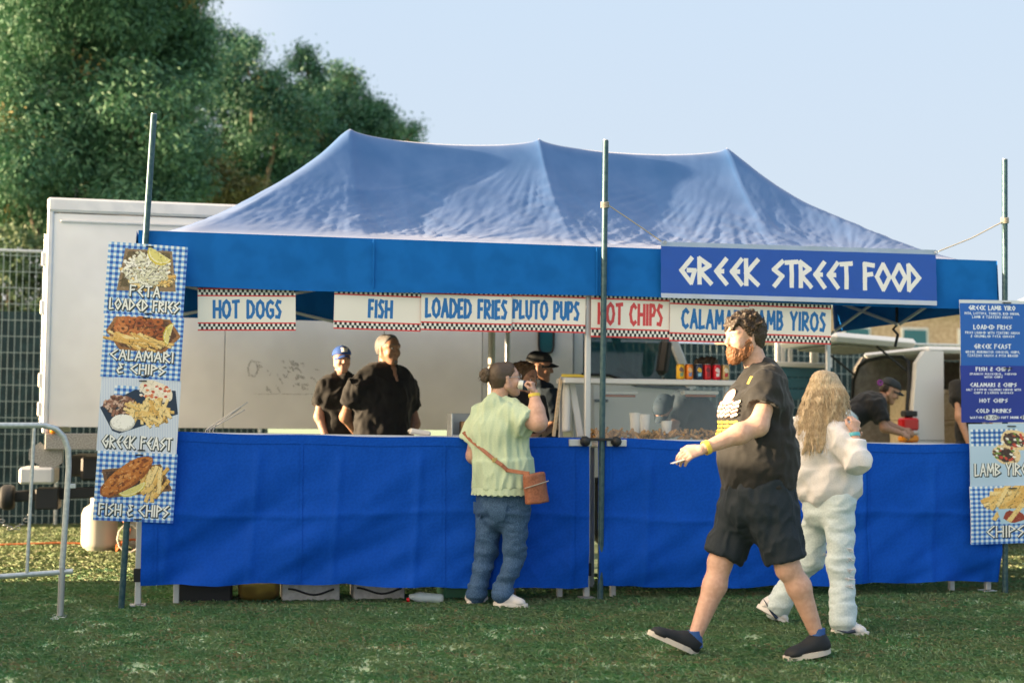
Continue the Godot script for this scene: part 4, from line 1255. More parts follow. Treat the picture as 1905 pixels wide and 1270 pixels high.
func blonde_woman() -> void:
	var p := thing("person", "blonde woman in white sweatshirt and ripped pale jeans facing the stall", "person", Vector3(4.2, 0, 1.6))
	var c := Vector3(4.286, 1.479, 1.600)
	var F := Vector3(.84, -.10, -.50)
	var X := Vector3(.72, 0, .62).normalized()
	var nb := Vector3(4.234, 1.310, 1.600)
	var sr := Vector3(4.288, 1.228, 1.740)
	var er := Vector3(4.350, 1.050, 1.900)
	var wr := Vector3(4.349, 1.219, 1.860)
	var sl := Vector3(4.165, 1.235, 1.460)
	var e2 := Vector3(4.436, 1.020, 1.280)
	var w2 := Vector3(4.538, 1.176, 1.400)
	var body := [rb(c + Vector3(-.03, -.07, .02), nb, .05, .055), eb(nb, Vector3(4.290, 0.852, 1.600), .06, .05, .12, .09, X), rb(nb - Vector3(0, .06, 0), sr, .05, .045), rb(nb - Vector3(0, .06, 0), sl, .05, .045), rb(sr, er, .045, .042), rb(er, wr, .042, .028), rb(sl, e2, .045, .04), rb(e2, w2, .04, .028), rb(Vector3(4.290, 0.868, 1.600), Vector3(4.300, 0.751, 1.600), .1, .08)]
	skin_mesh(p, body, .012, [[head_bones(c, F, .98), .0065], [hand_bones(wr, Vector3(.15, .95, -.1), Vector3(.2, .2, .9), Vector3(-.8, .3, -.3), 1.0, .92), .0045], [hand_bones(w2, Vector3(.3, .8, .2), Vector3(.5, 0, -.8), Vector3(-.3, .3, .8), 1.0, .92), .006]], M.skin_fair)
	var sw := [eb(Vector3(4.241, 1.270, 1.600), Vector3(4.262, 1.136, 1.600), .185, .10, .21, .155, X, .06), eb(Vector3(4.262, 1.136, 1.600), Vector3(4.294, 0.885, 1.600), .20, .145, .205, .165, X, .06), eb(Vector3(4.294, 0.885, 1.600), Vector3(4.301, 0.828, 1.600), .203, .163, .175, .14, X, .04, 1)]
	sw += [rb(sr, er, .078, .072, .05), rb(er, Vector3(4.351, 1.167, 1.870), .074, .055, .04, 1), rb(sl, e2, .08, .075, .05), rb(e2, Vector3(4.528, 1.141, 1.390), .075, .055, .05, 1), eb(Vector3(4.234, 1.310, 1.600), Vector3(4.241, 1.263, 1.600), .075, .07, .14, .1, X, .04)]
	cloth(p, "sweatshirt", sw, .010, M.white_cloth, .022, Vector3(10, 9, 10))
	var hr := Vector3(4.322, 0.790, 1.700)
	var kr := Vector3(4.300, 0.410, 1.760)
	var ar := Vector3(4.282, 0.070, 1.840)
	var hl := Vector3(4.284, 0.779, 1.500)
	var kl := Vector3(4.252, 0.418, 1.420)
	var al := Vector3(4.069, 0.102, 1.300)
	var je := [eb(Vector3(4.293, 0.862, 1.600), Vector3(4.307, 0.735, 1.600), .155, .12, .165, .135, X, .05)]
	for q in [[hr, kr, ar], [hl, kl, al]]:
		je += [rb(q[0], q[1], .098, .078, .04), rb(q[1], q[2], .078, .074, .04), rb(q[1].lerp(q[2], .85), q[2] + (q[2] - q[1]).normalized() * .02, .074, .08, .02, 1)]
	var s := cloth(p, "jeans", je, .010, M.pale_denim, .014, Vector3(8, 17, 8))
	# frayed rips on the near leg
	for q in [[Vector3(4.143, 0.523, 2.200)], [Vector3(4.149, 0.467, 2.200)], [Vector3(4.156, 0.405, 2.200)], [Vector3(4.149, 0.353, 2.200)], [Vector3(4.142, 0.307, 2.200)], [Vector3(3.976, 0.479, 2.200)], [Vector3(3.989, 0.457, 2.200)]]:
		var at := s.hit(q[0], Vector3(.42, -.02, -.9).normalized(), 1.0)
		if at.distance_to(q[0]) > .95: continue
		var mb := MB.new()
		for i in 9:
			var o := Vector3(rng.randf_range(-.03, .02), rng.randf_range(-.010, .010), rng.randf_range(.002, .008))
			mb.tube([at + o, at + o + Vector3(.012, rng.randf_range(-.006, .0), .003), at + o + Vector3(.02, rng.randf_range(-.014, 0), .005)], .0025, 4)
		part(p, "frayed_rip", mb, M.white_cloth)
	shoe(p, Vector3(4.216, 0.001, 1.800), Vector3(4.411, 0.001, 1.920), Vector3.UP, ar + Vector3(0, -.03, 0), M.white_shoe, M.white_sole, M.white_shoe, .042)
	var sl2 := shoe(p, Vector3(3.942, 0.102, 1.280), Vector3(4.132, -0.016, 1.340), Vector3(.5, .85, 0), al + Vector3(.01, -.03, 0), M.white_shoe, M.white_sole, M.white_shoe, .042)
	for q in [[Vector3(4.316, 0.040, 1.930), Vector3(4.221, 0.038, 1.880)], [Vector3(4.051, 0.043, 1.360), Vector3(3.973, 0.162, 1.330)]]:
		var mb := MB.new()
		mb.tube([q[0], q[0].lerp(q[1], .45) + Vector3(0, -.012, .004), q[1]], [.013, .008, .002], 6)
		part(p, "shoe_stripe", mb, M.navy_gloss)
	# long loose hair
	var R := F.normalized().cross(Vector3.UP).normalized()
	var Fn := F.normalized()
	var ex := []
	for i in 34:
		var a := lerpf(-1.9, 1.9, i / 33.0)
		var d := (-Fn * cos(a) + R * sin(a)).normalized()
		var len := .40 - .06 * absf(a) + rng.randf_range(-.05, .05)
		var pts := [c + Vector3(0, .08, 0) + d * .05, c + Vector3(0, .01, 0) + d * .098]
		for k in range(1, 6):
			var f := k / 5.0
			pts.append(c + d * (.105 + .045 * f + .012 * sin(f * 9.0 + i * 1.7)) + R * .018 * sin(f * 8.0 + i) + Vector3(-.04 * f, .01 - len * f, .03 * f))
		for k in pts.size() - 1:
			var r0: float = [.02, .022, .022, .021, .018, .014, .006][k]
			var r1: float = [.022, .022, .021, .018, .014, .006, .003][k]
			ex.append(rb(pts[k], pts[k + 1], r0, r1, .009))
	var f2 := field([eb(c - Fn * .042 + Vector3(0, .038, 0), c + Fn * .018 + Vector3(0, .044, 0), .084, .09, .078, .085, R, .02)] + ex, .008, [[c + Fn * .05 + Vector3(0, .055, 0), Fn * .93 - Vector3.UP * .3]])
	var mb2 := MB.new()
	f2.to(mb2, .007, fine_noise, Vector3(150, 22, 150))
	part(p, "long_hair", mb2, M.blonde)
	var wisps := []
	for i in 460:
		var a := rng.randf_range(-1.9, 1.9)
		var d := (-Fn * cos(a) + R * sin(a)).normalized()
		var len := .40 - .06 * absf(a) + rng.randf_range(-.12, .07)
		var l := [c + Vector3(0, .11, 0) + d * .05, c + Vector3(0, .04, 0) + d * .106]
		var ph := rng.randf() * 6.0
		for k in range(1, 8):
			var f := k / 7.0
			l.append(c + d * (.122 + .046 * f + .012 * sin(f * 10.0 + ph)) + R * .02 * sin(f * 8.0 + ph) + Vector3(-.04 * f, .01 - len * f, .03 * f))
		wisps.append(l)
	strands(p, "hair_strands", wisps, .0018, M.blonde)
	band(p, wr + Vector3(.0, -.008, 0), wr - er, .033, .011, M.cyan)

func staff(label: String, at: Vector3, c: Vector3, F: Vector3, X: Vector3, hips: Vector3, wd: Array, arms: Array, m: Dictionary, s := 1.0) -> Node3D:
	var p := thing("person", label, "person", at)
	var nb := c + Vector3(0, -.165 * s, 0) - F.normalized() * .02
	if m.has("neck"): nb = m.neck
	X = X.normalized()
	var body := [rb(c - F.normalized() * .03 + Vector3(0, -.06, 0), nb, .056 * s, .06 * s), eb(nb, hips, .06, .055, .10, .08, X)]
	if m.has("open_neck"): body.append(rb(nb + F.normalized() * .06, nb + F.normalized() * .125 + Vector3(0, -.085, 0), .055, .022, .03))
	var sh := [eb(nb + (hips - nb) * .06, nb.lerp(hips, .3), wd[0], wd[1] * .65, wd[0], wd[1], X, .05), eb(nb.lerp(hips, .3), hips, wd[0], wd[1], wd[2], wd[3], X, .06), eb(nb + (hips - nb) * -.01, nb + (hips - nb) * .07, .075, .07, .13, .09, X, .04)]
	var fine := [[head_bones(c, F, s), .008]]
	for a in arms:
		body += [rb(nb.lerp(hips, .25), a[0].lerp(a[1], .45), .03, .022), rb(a[0].lerp(a[1], .45), a[1], .034, .045 * s), rb(a[1], a[2], .044 * s, .03 * s)]
		sh.append(rb(a[0] + (nb - a[0]) * .1, a[0].lerp(a[1], m.get("sleeve", .62)), .075 * s, .076 * s, .09, 1))
		fine.append([hand_bones(a[2], a[2] - a[1], Vector3(.1, .5, .8), Vector3(.8, .4, -.2), .7, s * .95), .008])
	var legs := []
	for q in [-1.0, 1.0]:
		var h0: Vector3 = hips + X * .09 * q
		var f0: Vector3 = Vector3(at.x, .1, at.z) + X * .11 * q
		var kn := h0.lerp(f0, .5) + Vector3(0, 0, .02)
		body += [rb(h0, kn, .06, .05), rb(kn, f0, .05, .035)]
		legs += [rb(h0, kn, .1, .078, .05), rb(kn, f0, .075, .068, .04, 1)]
		shoe(p, Vector3(f0.x, 0.0, f0.z) - X.cross(Vector3.UP) * -.07, Vector3(f0.x, 0.0, f0.z) + X.cross(Vector3.UP) * -.2, Vector3.UP, f0, M.shoe_dark, M.sole, M.shoe_dark)
	legs.append(eb(hips + Vector3(0, .02, 0), hips - Vector3(0, .05, 0), wd[2] * .92, wd[3] * .9, wd[2] * .9, wd[3] * .9, X, .05))
	skin_mesh(p, body, .016, fine, m.skin)
	cloth(p, "shirt", sh, .013, m.shirt, .018, Vector3(13, 9, 13))
	cloth(p, "trousers", legs, .018, m.get("trousers", M.black_cloth), .008)
	eyes(p, c, F, s, m.hair)
	if m.has("cap"): cap_hat(p, c, F, s, m.cap)
	if not m.get("nohair", false): hair_cap(p, c, F, s, m.hair, m.get("amp", .004), m.get("grow", .0) - (.004 if m.has("cap") else 0.0), [], .009, m.get("nape", -.04))
	return p

func build_people() -> void:
	walking_man()
	green_woman()
	blonde_woman()
	var p := staff("grey-haired man in black polo shirt behind the counter", Vector3(2.06, 0, -1.9), Vector3(1.946, 1.869, -1.900), Vector3(.55, -.05, .82), Vector3(.93, 0, -.35), Vector3(1.888, 1.030, -1.920), [.245, .165, .24, .19],
		[[Vector3(1.636, 1.542, -1.750), Vector3(1.598, 1.309, -1.920), Vector3(1.737, 1.144, -2.120)], [Vector3(2.161, 1.538, -2.050), Vector3(2.201, 1.256, -2.080), Vector3(2.074, 1.030, -2.000)]], {"skin": M.skin_tan, "shirt": M.polo, "hair": M.hair_grey, "amp": .004, "sleeve": .55, "open_neck": true}, 1.06)
	var pc := Vector3(1.946, 1.869, -1.900)
	var pf := Vector3(.55, -.05, .82).normalized()
	var mb := MB.new()
	for k in [-1.0, 1.0]:
		mb.quad(Vector3(1.853, 1.688, -1.780) + Vector3(.02 * k, 0, 0), Vector3(1.827, 1.640, -1.700), Vector3(1.921, 1.544, -1.660), Vector3(1.954, 1.634, -1.720), Vector3.BACK)
	mb = MB.new()
	var ring := []
	for i in 15:
		var a := -2.2 + 4.4 * i / 14.0
		ring.append(Vector3(1.886, 1.661, -1.900) + Vector3(.02, -.02, 0) + (pf * -cos(a) * .088 + pf.cross(Vector3.UP) * sin(a) * .092) + Vector3(0, -.05 * (1.0 - cos(a)) * .5 + .015, 0))
	mb.tube(ring, .016, 8)
	part(p, "collar", mb, M.polo)
	mb = MB.new()
	field([rb(pc + pf * .088 - Vector3(0, .095, 0), pc + pf * .086 - Vector3(0, .108, 0), .017, .014, .01)], .006).to(mb, .004, fine_noise, Vector3(90, 90, 90))
	part(p, "goatee", mb, M.hair_grey)
	var b := staff("boy in black T-shirt and blue cap behind the counter", Vector3(1.72, 0, -2.5), Vector3(1.615, 1.803, -2.500), Vector3(.12, -.04, 1), Vector3(1, 0, -.1), Vector3(1.609, 1.018, -2.500), [.165, .12, .16, .125],
		[[Vector3(1.443, 1.557, -2.500), Vector3(1.421, 1.310, -2.460), Vector3(1.497, 1.075, -2.380)], [Vector3(1.769, 1.562, -2.500), Vector3(1.801, 1.309, -2.500), Vector3(1.729, 1.076, -2.400)]], {"skin": M.skin_fair, "shirt": M.tee, "hair": M.hair_brown, "cap": M.cap_blue, "sleeve": .6}, .93)
	mb = MB.new()
	var bc := Vector3(1.615, 1.803, -2.500)
	mb.grid(6, 3, func(u, v): return bc + Vector3((u - .5) * .075 + .01, .105 - .035 * v, .088 - .07 * pow(u - .5, 2.0) * 2.0 + .018 * v), Vector3.BACK)
	part(b, "cap_badge", mb, M.paper)
	staff("smiling man in black cap and dark shirt behind the drinking woman", Vector3(3.35, 0, -1.55), Vector3(3.165, 1.728, -1.550), Vector3(.9, -.12, .3), Vector3(.8, 0, -.6), Vector3(3.207, 1.044, -1.550), [.19, .14, .18, .15],
		[[Vector3(3.223, 1.499, -1.400), Vector3(3.247, 1.257, -1.380), Vector3(3.084, 1.162, -1.200)], [Vector3(3.114, 1.503, -1.700), Vector3(3.070, 1.255, -1.700), Vector3(3.095, 1.102, -1.500)]], {"skin": M.skin_tan, "shirt": M.navy_cloth, "hair": M.hair_dark, "cap": M.cap_black, "sleeve": .95}, 1.0)
	var q := staff("curly brown-haired person half hidden behind the drinking woman", Vector3(3.08, 0, -.95), Vector3(2.915, 1.612, -0.950), Vector3(.55, -.25, .8), Vector3(.9, 0, -.4), Vector3(2.877, 1.054, -0.950), [.17, .12, .16, .13],
		[[Vector3(2.775, 1.413, -0.950), Vector3(2.745, 1.212, -0.900), Vector3(2.778, 1.131, -0.750)], [Vector3(3.014, 1.416, -1.000), Vector3(3.042, 1.214, -1.000), Vector3(2.915, 1.140, -0.800)]], {"skin": M.skin_tan, "shirt": M.tee, "hair": M.hair_curly, "nohair": true}, .95)
	var qc := Vector3(2.898, 1.625, -0.950)
	var hb := [eb(qc + Vector3(-.02, .03, -.02), qc + Vector3(.02, .03, .0), .095, .09, .09, .085, Vector3.BACK, .02)]
	for i in 46:
		var a := rng.randf() * TAU
		var e := rng.randf_range(.05, 1.4)
		var d := Vector3(cos(a) * cos(e), sin(e), sin(a) * cos(e))
		hb.append(rb(qc + Vector3(0, .03, 0) + d * .085, qc + Vector3(0, .03, 0) + d * .11 + Vector3(rng.randf_range(-.015, .015), -.012, rng.randf_range(-.015, .015)), .018, .010, .006))
	mb = MB.new()
	field(hb, .008, [[qc + Vector3(.03, .005, .05), Vector3(.5, -.55, .7)]]).to(mb, .008, fine_noise, Vector3(80, 80, 80))
	part(q, "curly_hair", mb, M.hair_curly)
	staff("cook in dark cap bending over the hotplate behind the glass", Vector3(4.75, 0, -1.35), Vector3(4.174, 1.376, -1.300), Vector3(-.5, -.75, .45), Vector3(.35, 0, .9), Vector3(4.664, 1.157, -1.400), [.18, .13, .17, .14],
		[[Vector3(4.295, 1.464, -1.150), Vector3(4.148, 1.222, -1.050), Vector3(3.974, 1.157, -1.000)], [Vector3(4.486, 1.494, -1.500), Vector3(4.337, 1.222, -1.450), Vector3(4.161, 1.154, -1.400)]], {"skin": M.skin_fair, "shirt": M.navy_cloth, "hair": M.hair_dark, "cap": M.cap_navy, "neck": Vector3(4.320, 1.480, -1.320), "sleeve": .7}, 1.0)
	var v := staff("worker in black shirt and cap leaning into the open van", Vector3(5.95, 0, -3.55), Vector3(7.337, 1.632, -3.600), Vector3(.86, -.45, .15), Vector3(.1, 0, 1), Vector3(6.842, 1.329, -3.600), [.17, .13, .17, .14],
		[[Vector3(7.121, 1.467, -3.420), Vector3(7.171, 1.256, -3.380), Vector3(7.337, 1.203, -3.360)], [Vector3(7.286, 1.512, -3.800), Vector3(7.417, 1.290, -3.800), Vector3(7.574, 1.235, -3.750)]], {"skin": M.skin_tan, "shirt": M.tee, "hair": M.hair_dark, "cap": M.cap_black, "trousers": M.pale_denim, "neck": Vector3(7.199, 1.553, -3.600), "sleeve": .7}, 1.0)
	mb = MB.new()
	var fc := Vector3(7.205, 1.717, -3.550)
	for i in 7: mb.tube([fc + Vector3(cos(i * .9) * .015, sin(i * .9) * .015, .01), fc + Vector3(cos(i * .9) * .032, sin(i * .9) * .032, .016)], [.014, .008], 7)
	part(v, "flower_scrunchie", mb, M.purple)
	staff("bystander in dark clothes between the white van and the menu boards", Vector3(7.02, 0, -3.72), Vector3(8.331, 1.908, -3.720), Vector3(.2, 0, .9), Vector3(1, 0, -.2), Vector3(8.340, 1.073, -3.720), [.19, .13, .18, .14],
		[[Vector3(8.162, 1.679, -3.720), Vector3(8.156, 1.380, -3.650), Vector3(8.195, 1.130, -3.550)], [Vector3(8.509, 1.684, -3.720), Vector3(8.543, 1.384, -3.720), Vector3(8.461, 1.102, -3.650)]], {"skin": M.skin_tan, "shirt": M.tee, "hair": M.hair_dark, "sleeve": .4}, 1.0)

# ---------------------------------------------------------------- vehicles behind the stall
func wheel(parent: Node3D, c: Vector3, r: float, w: float) -> void:
	var mb := MB.new()
	var xf := Transform3D(Basis(Vector3.RIGHT, PI / 2), c)
	mb.lathe([Vector2(r * .6, -w * .5), Vector2(r * .93, -w * .5), Vector2(r, -w * .36), Vector2(r, w * .36), Vector2(r * .93, w * .5), Vector2(r * .6, w * .5)], 28, xf)
	var t := part(parent, "wheel", mb, M.rubber)
	mb = MB.new()
	mb.lathe([Vector2(0, -w * .3), Vector2(r * .3, -w * .3), Vector2(r * .6, -w * .45), Vector2(r * .62, w * .45), Vector2(r * .3, w * .35), Vector2(0, w * .38)], 20, xf)
	part(t, "rim", mb, M.steel)

func build_truck() -> void:
	var t := thing("box_truck", "long off-white box truck parked behind the stall", "truck", Vector3(1.5, 0, -4.6))
	var zf := -3.5
	var xs := [-.93, .62, 2.1, 3.05, 3.62, 3.95]
	for i in 5:
		boxed(t, "wall_panel", Vector3((xs[i] + xs[i + 1]) * .5, 2.17, zf - .02), Vector3(xs[i + 1] - xs[i] - .006, 1.94, .04), M.truck_wall if i < 3 else M.truck_door, .003)
	boxed(t, "inner_body", Vector3(1.5, 2.17, -4.65), Vector3(4.8, 1.9, 2.14), M.truck_wall, .01)
	boxed(t, "far_wall", Vector3(1.5, 2.17, -5.76), Vector3(4.9, 1.94, .04), M.truck_wall, .003)
	boxed(t, "top_rail", Vector3(1.49, 3.215, zf - .01), Vector3(4.95, .13, .09), M.truck_trim, .02)
	boxed(t, "gutter", Vector3(1.53, 3.07, zf + .012), Vector3(4.8, .022, .03), M.truck_trim, .006)
	boxed(t, "roof", Vector3(1.5, 3.24, -4.65), Vector3(4.9, .05, 2.2), M.truck_trim, .01)
	boxed(t, "corner_post", Vector3(-.955, 2.17, zf - .02), Vector3(.055, 2.06, .07), M.truck_trim, .012)
	boxed(t, "rear_frame", Vector3(-.965, 2.17, -4.65), Vector3(.05, 2.06, 2.15), M.truck_trim, .01)
	boxed(t, "side_skirt", Vector3(1.5, 1.07, zf - .01), Vector3(4.9, .145, .06), M.checker, .006)
	boxed(t, "chassis", Vector3(1.9, .83, -4.6), Vector3(5.4, .2, 1.0), M.blackp, .02)
	boxed(t, "toolbox", Vector3(-.1, .82, -3.9), Vector3(1.1, .22, .5), M.blackp, .02)
	var gi := Image.create(256, 128, false, Image.FORMAT_RGBA8)
	gi.fill(Color(0, 0, 0, 0))
	var ink := Color8(196, 193, 188)
	d_line(gi, [Vector2(20, 30), Vector2(10, 48), Vector2(14, 70), Vector2(30, 74), Vector2(40, 56), Vector2(34, 36), Vector2(20, 30)], 5, ink)
	d_line(gi, [Vector2(30, 122), Vector2(230, 120)], 2, ink)
	for i in 40: d_ell(gi, rng.randf_range(30, 240), rng.randf_range(30, 110), rng.randf_range(2, 12), rng.randf_range(1, 5), ink, rng.randf(), .4)
	for i in 26000: gi.set_pixel(rng.randi() % 256, rng.randi() % 128, Color(0, 0, 0, 0))
	var gmat := printed(gi, .6)
	gmat.transparency = BaseMaterial3D.TRANSPARENCY_ALPHA_SCISSOR
	var gq := MB.new()
	gq.grid(1, 1, func(u, v): return Vector3(lerpf(.80, 1.62, u), lerpf(1.93, 1.5, v), zf + .002), Vector3.BACK)
	part(t, "faded_lettering", gq, gmat)
	# door furniture on the rear edge
	for y in [2.72, 2.28, 1.62, 1.36]:
		boxed(t, "hinge", Vector3(-1.005, y, zf - .03), Vector3(.045, .13, .05), M.truck_trim, .008)
	tubed(t, "lock_rod", [Vector3(-1.0, 1.2, zf - .06), Vector3(-1.0, 2.95, zf - .06)], .014, M.steel, 8)
	var mb := MB.new()
	mb.lathe([Vector2(0, -.02), Vector2(.026, -.018), Vector2(.03, 0), Vector2(.02, .018), Vector2(0, .022)], 12, Transform3D(Basis(Vector3.RIGHT, PI / 2), Vector3(-0.880, 1.166, -3.460)))
	part(t, "marker_lamp", mb, M.amber)
	mb = MB.new()
	mb.prism([Vector2(-1.0, 1.06), Vector2(-1.09, 1.0), Vector2(-1.09, .9), Vector2(-1.0, .86), Vector2(-1.0, .80), Vector2(-.9, .80), Vector2(-.80, .88), Vector2(-.80, .99), Vector2(-.93, 1.0)], Vector3(0, 0, -3.6), Vector3(0, 0, -3.53), Vector3.RIGHT, Vector3.UP)
	part(t, "step_plate", mb, M.checker)
	boxed(t, "tow_beam", Vector3(-1.02, .76, -3.75), Vector3(.3, .15, .5), M.truck_trim, .02)
	mb = MB.new()
	mb.box(Vector3(-.93, .55, -3.7), Vector3(.2, .19, .3), .01)
	mb.bar(Vector3(-.2, .62, -3.75), Vector3(-1.5, .55, -3.75), .1, .1, Vector3.BACK, .01)
	var tb := part(t, "tow_bar", mb, M.blackp)
	mb = MB.new()
	mb.lathe([Vector2(0, -.06), Vector2(.1, -.06), Vector2(.115, -.03), Vector2(.115, .03), Vector2(.09, .06), Vector2(0, .06)], 16, Transform3D(Basis(Vector3.BACK, PI / 2), Vector3(-1.28, .56, -3.66)))
	part(tb, "coupling", mb, M.rubber)
	for k in 9:
		mb = MB.new()
		var ring := []
		var cc := Vector3(-1.35 + k * .035, .4 - .12 * sin(k * .4), -3.6)
		for a in 9: ring.append(cc + Vector3(cos(a * TAU / 8) * .024, sin(a * TAU / 8) * (.016 if k % 2 else .004), sin(a * TAU / 8) * (.004 if k % 2 else .016)))
		mb.tube(ring, .005, 5)
		part(tb, "chain_link", mb, M.steel)
	for x in [.6, 1.45]: wheel(t, Vector3(x, .42, -3.75), .42, .26)
	wheel(t, Vector3(4.55, .42, -3.75), .42, .26)
	# cab
	var cz := -3.56
	var x1 := 5.22
	mb = MB.new()
	mb.prism([Vector2(3.97, .75), Vector2(5.25, .75), Vector2(5.27, 1.35), Vector2(5.20, 1.62), Vector2(4.60, 1.66), Vector2(4.44, 1.73), Vector2(4.34, 1.76), Vector2(3.97, 1.765)], Vector3(0, 0, cz - .06), Vector3(0, 0, cz), Vector3.RIGHT, Vector3.UP)
	var door := part(t, "cab_side", mb, M.truck_white)
	boxed(door, "door_handle", Vector3(4.25, 1.5, cz + .015), Vector3(.14, .03, .03), M.blackp, .008)
	mb = MB.new()
	mb.prism([Vector2(3.97, .75), Vector2(5.25, .75), Vector2(5.27, 1.35), Vector2(5.20, 1.62), Vector2(3.97, 1.7)], Vector3(0, 0, cz - 1.94), Vector3(0, 0, cz - 1.88), Vector3.RIGHT, Vector3.UP)
	part(t, "cab_side", mb, M.truck_white)
	boxed(t, "cab_front", Vector3(5.24, 1.16, cz - .97), Vector3(.06, .85, 1.82), M.truck_white, .02)
	boxed(t, "cab_back", Vector3(3.99, 1.3, cz - .97), Vector3(.05, 1.0, 1.82), M.truck_white, .01)
	boxed(t, "cab_roof", Vector3(4.42, 2.52, cz - .97), Vector3(.92, .07, 1.94), M.truck_white, .03)
	for z in [cz - .03, cz - 1.91]:
		mb = MB.new()
		mb.bar(Vector3(5.2, 1.62, z), Vector3(4.84, 2.5, z), .09, .06, Vector3.BACK, .012)
		part(t, "windscreen_pillar", mb, M.truck_white if z > -4 else M.blackp)
		mb = MB.new()
		mb.bar(Vector3(4.02, 1.75, z), Vector3(4.02, 2.5, z), .1, .05, Vector3.BACK, .012)
		part(t, "rear_pillar", mb, M.truck_white)
	for z in [cz - .04, cz - 1.9]:
		mb = MB.new()
		mb.prism([Vector2(4.07, 1.745), Vector2(4.34, 1.74), Vector2(4.6, 1.645), Vector2(5.15, 1.61), Vector2(4.80, 2.49), Vector2(4.07, 2.49)], Vector3(0, 0, z - .003), Vector3(0, 0, z + .003), Vector3.RIGHT, Vector3.UP)
		part(t, "side_window", mb, M.cab_glass)
	mb = MB.new()
	mb.tube([Vector3(4.05, 1.755, cz + .006), Vector3(4.33, 1.75, cz + .006), Vector3(4.45, 1.715, cz + .006), Vector3(4.6, 1.652, cz + .006), Vector3(5.16, 1.62, cz + .006)], .014, 8)
	part(t, "window_rubber", mb, M.rubber)
	mb = MB.new()
	mb.face([Vector3(5.2, 1.62, cz - .08), Vector3(4.84, 2.48, cz - .08), Vector3(4.84, 2.48, cz - 1.86), Vector3(5.2, 1.62, cz - 1.86)], Vector3(.92, .38, 0))
	part(t, "windscreen", mb, M.cab_glass)
	boxed(t, "dashboard", Vector3(5.02, 1.56, cz - .97), Vector3(.32, .22, 1.8), M.blackp, .05)
	mb = MB.new()
	var wheel_ring := []
	for a in 21: wheel_ring.append(Vector3(4.74, 1.72, cz - .5) + Basis(Vector3.BACK, -.6) * Vector3(cos(a * TAU / 20) * .2, 0, sin(a * TAU / 20) * .2))
	mb.tube(wheel_ring, .016, 8)
	mb.tube([Vector3(4.74, 1.72, cz - .5), Vector3(4.9, 1.55, cz - .5)], .025, 8)
	part(t, "steering_wheel", mb, M.blackp)
	for z in [cz - .45, cz - 1.45]: boxed(t, "seat", Vector3(4.2, 1.42, z), Vector3(.16, .75, .5), M.blackp, .05)
	mb = MB.new()
	mb.box(Vector3(4.83, 1.93, cz + .2), Vector3(.1, .36, .17), .04, Basis(Vector3.BACK, -.14))
	mb.tube([Vector3(4.93, 2.2, cz + .02), Vector3(4.88, 2.18, cz + .2), Vector3(4.85, 2.05, cz + .2)], .012, 8)
	mb.tube([Vector3(4.98, 1.66, cz + .02), Vector3(4.83, 1.72, cz + .2)], .012, 8)
	part(t, "side_mirror", mb, M.blackp)
	# small tinted window by the cab end of the box
	mb = MB.new()
	var wc := Vector3(3.676, 2.112, -3.490)
	var poly := []
	for i in 24:
		var a := TAU * i / 24
		poly.append(Vector2(signf(cos(a)) * pow(absf(cos(a)), .5) * .075, signf(sin(a)) * pow(absf(sin(a)), .5) * .16))
	mb.prism(poly, wc + Vector3(0, 0, -.004), wc + Vector3(0, 0, .006), Vector3.RIGHT, Vector3.UP)
	var sw := part(t, "small_window", mb, M.teal_glass)
	var lp := []
	for q in poly: lp.append(wc + Vector3(q.x, q.y, .008))
	lp.append(lp[0])
	tubed(sw, "rubber_seal", lp, .011, M.rubber, 6)

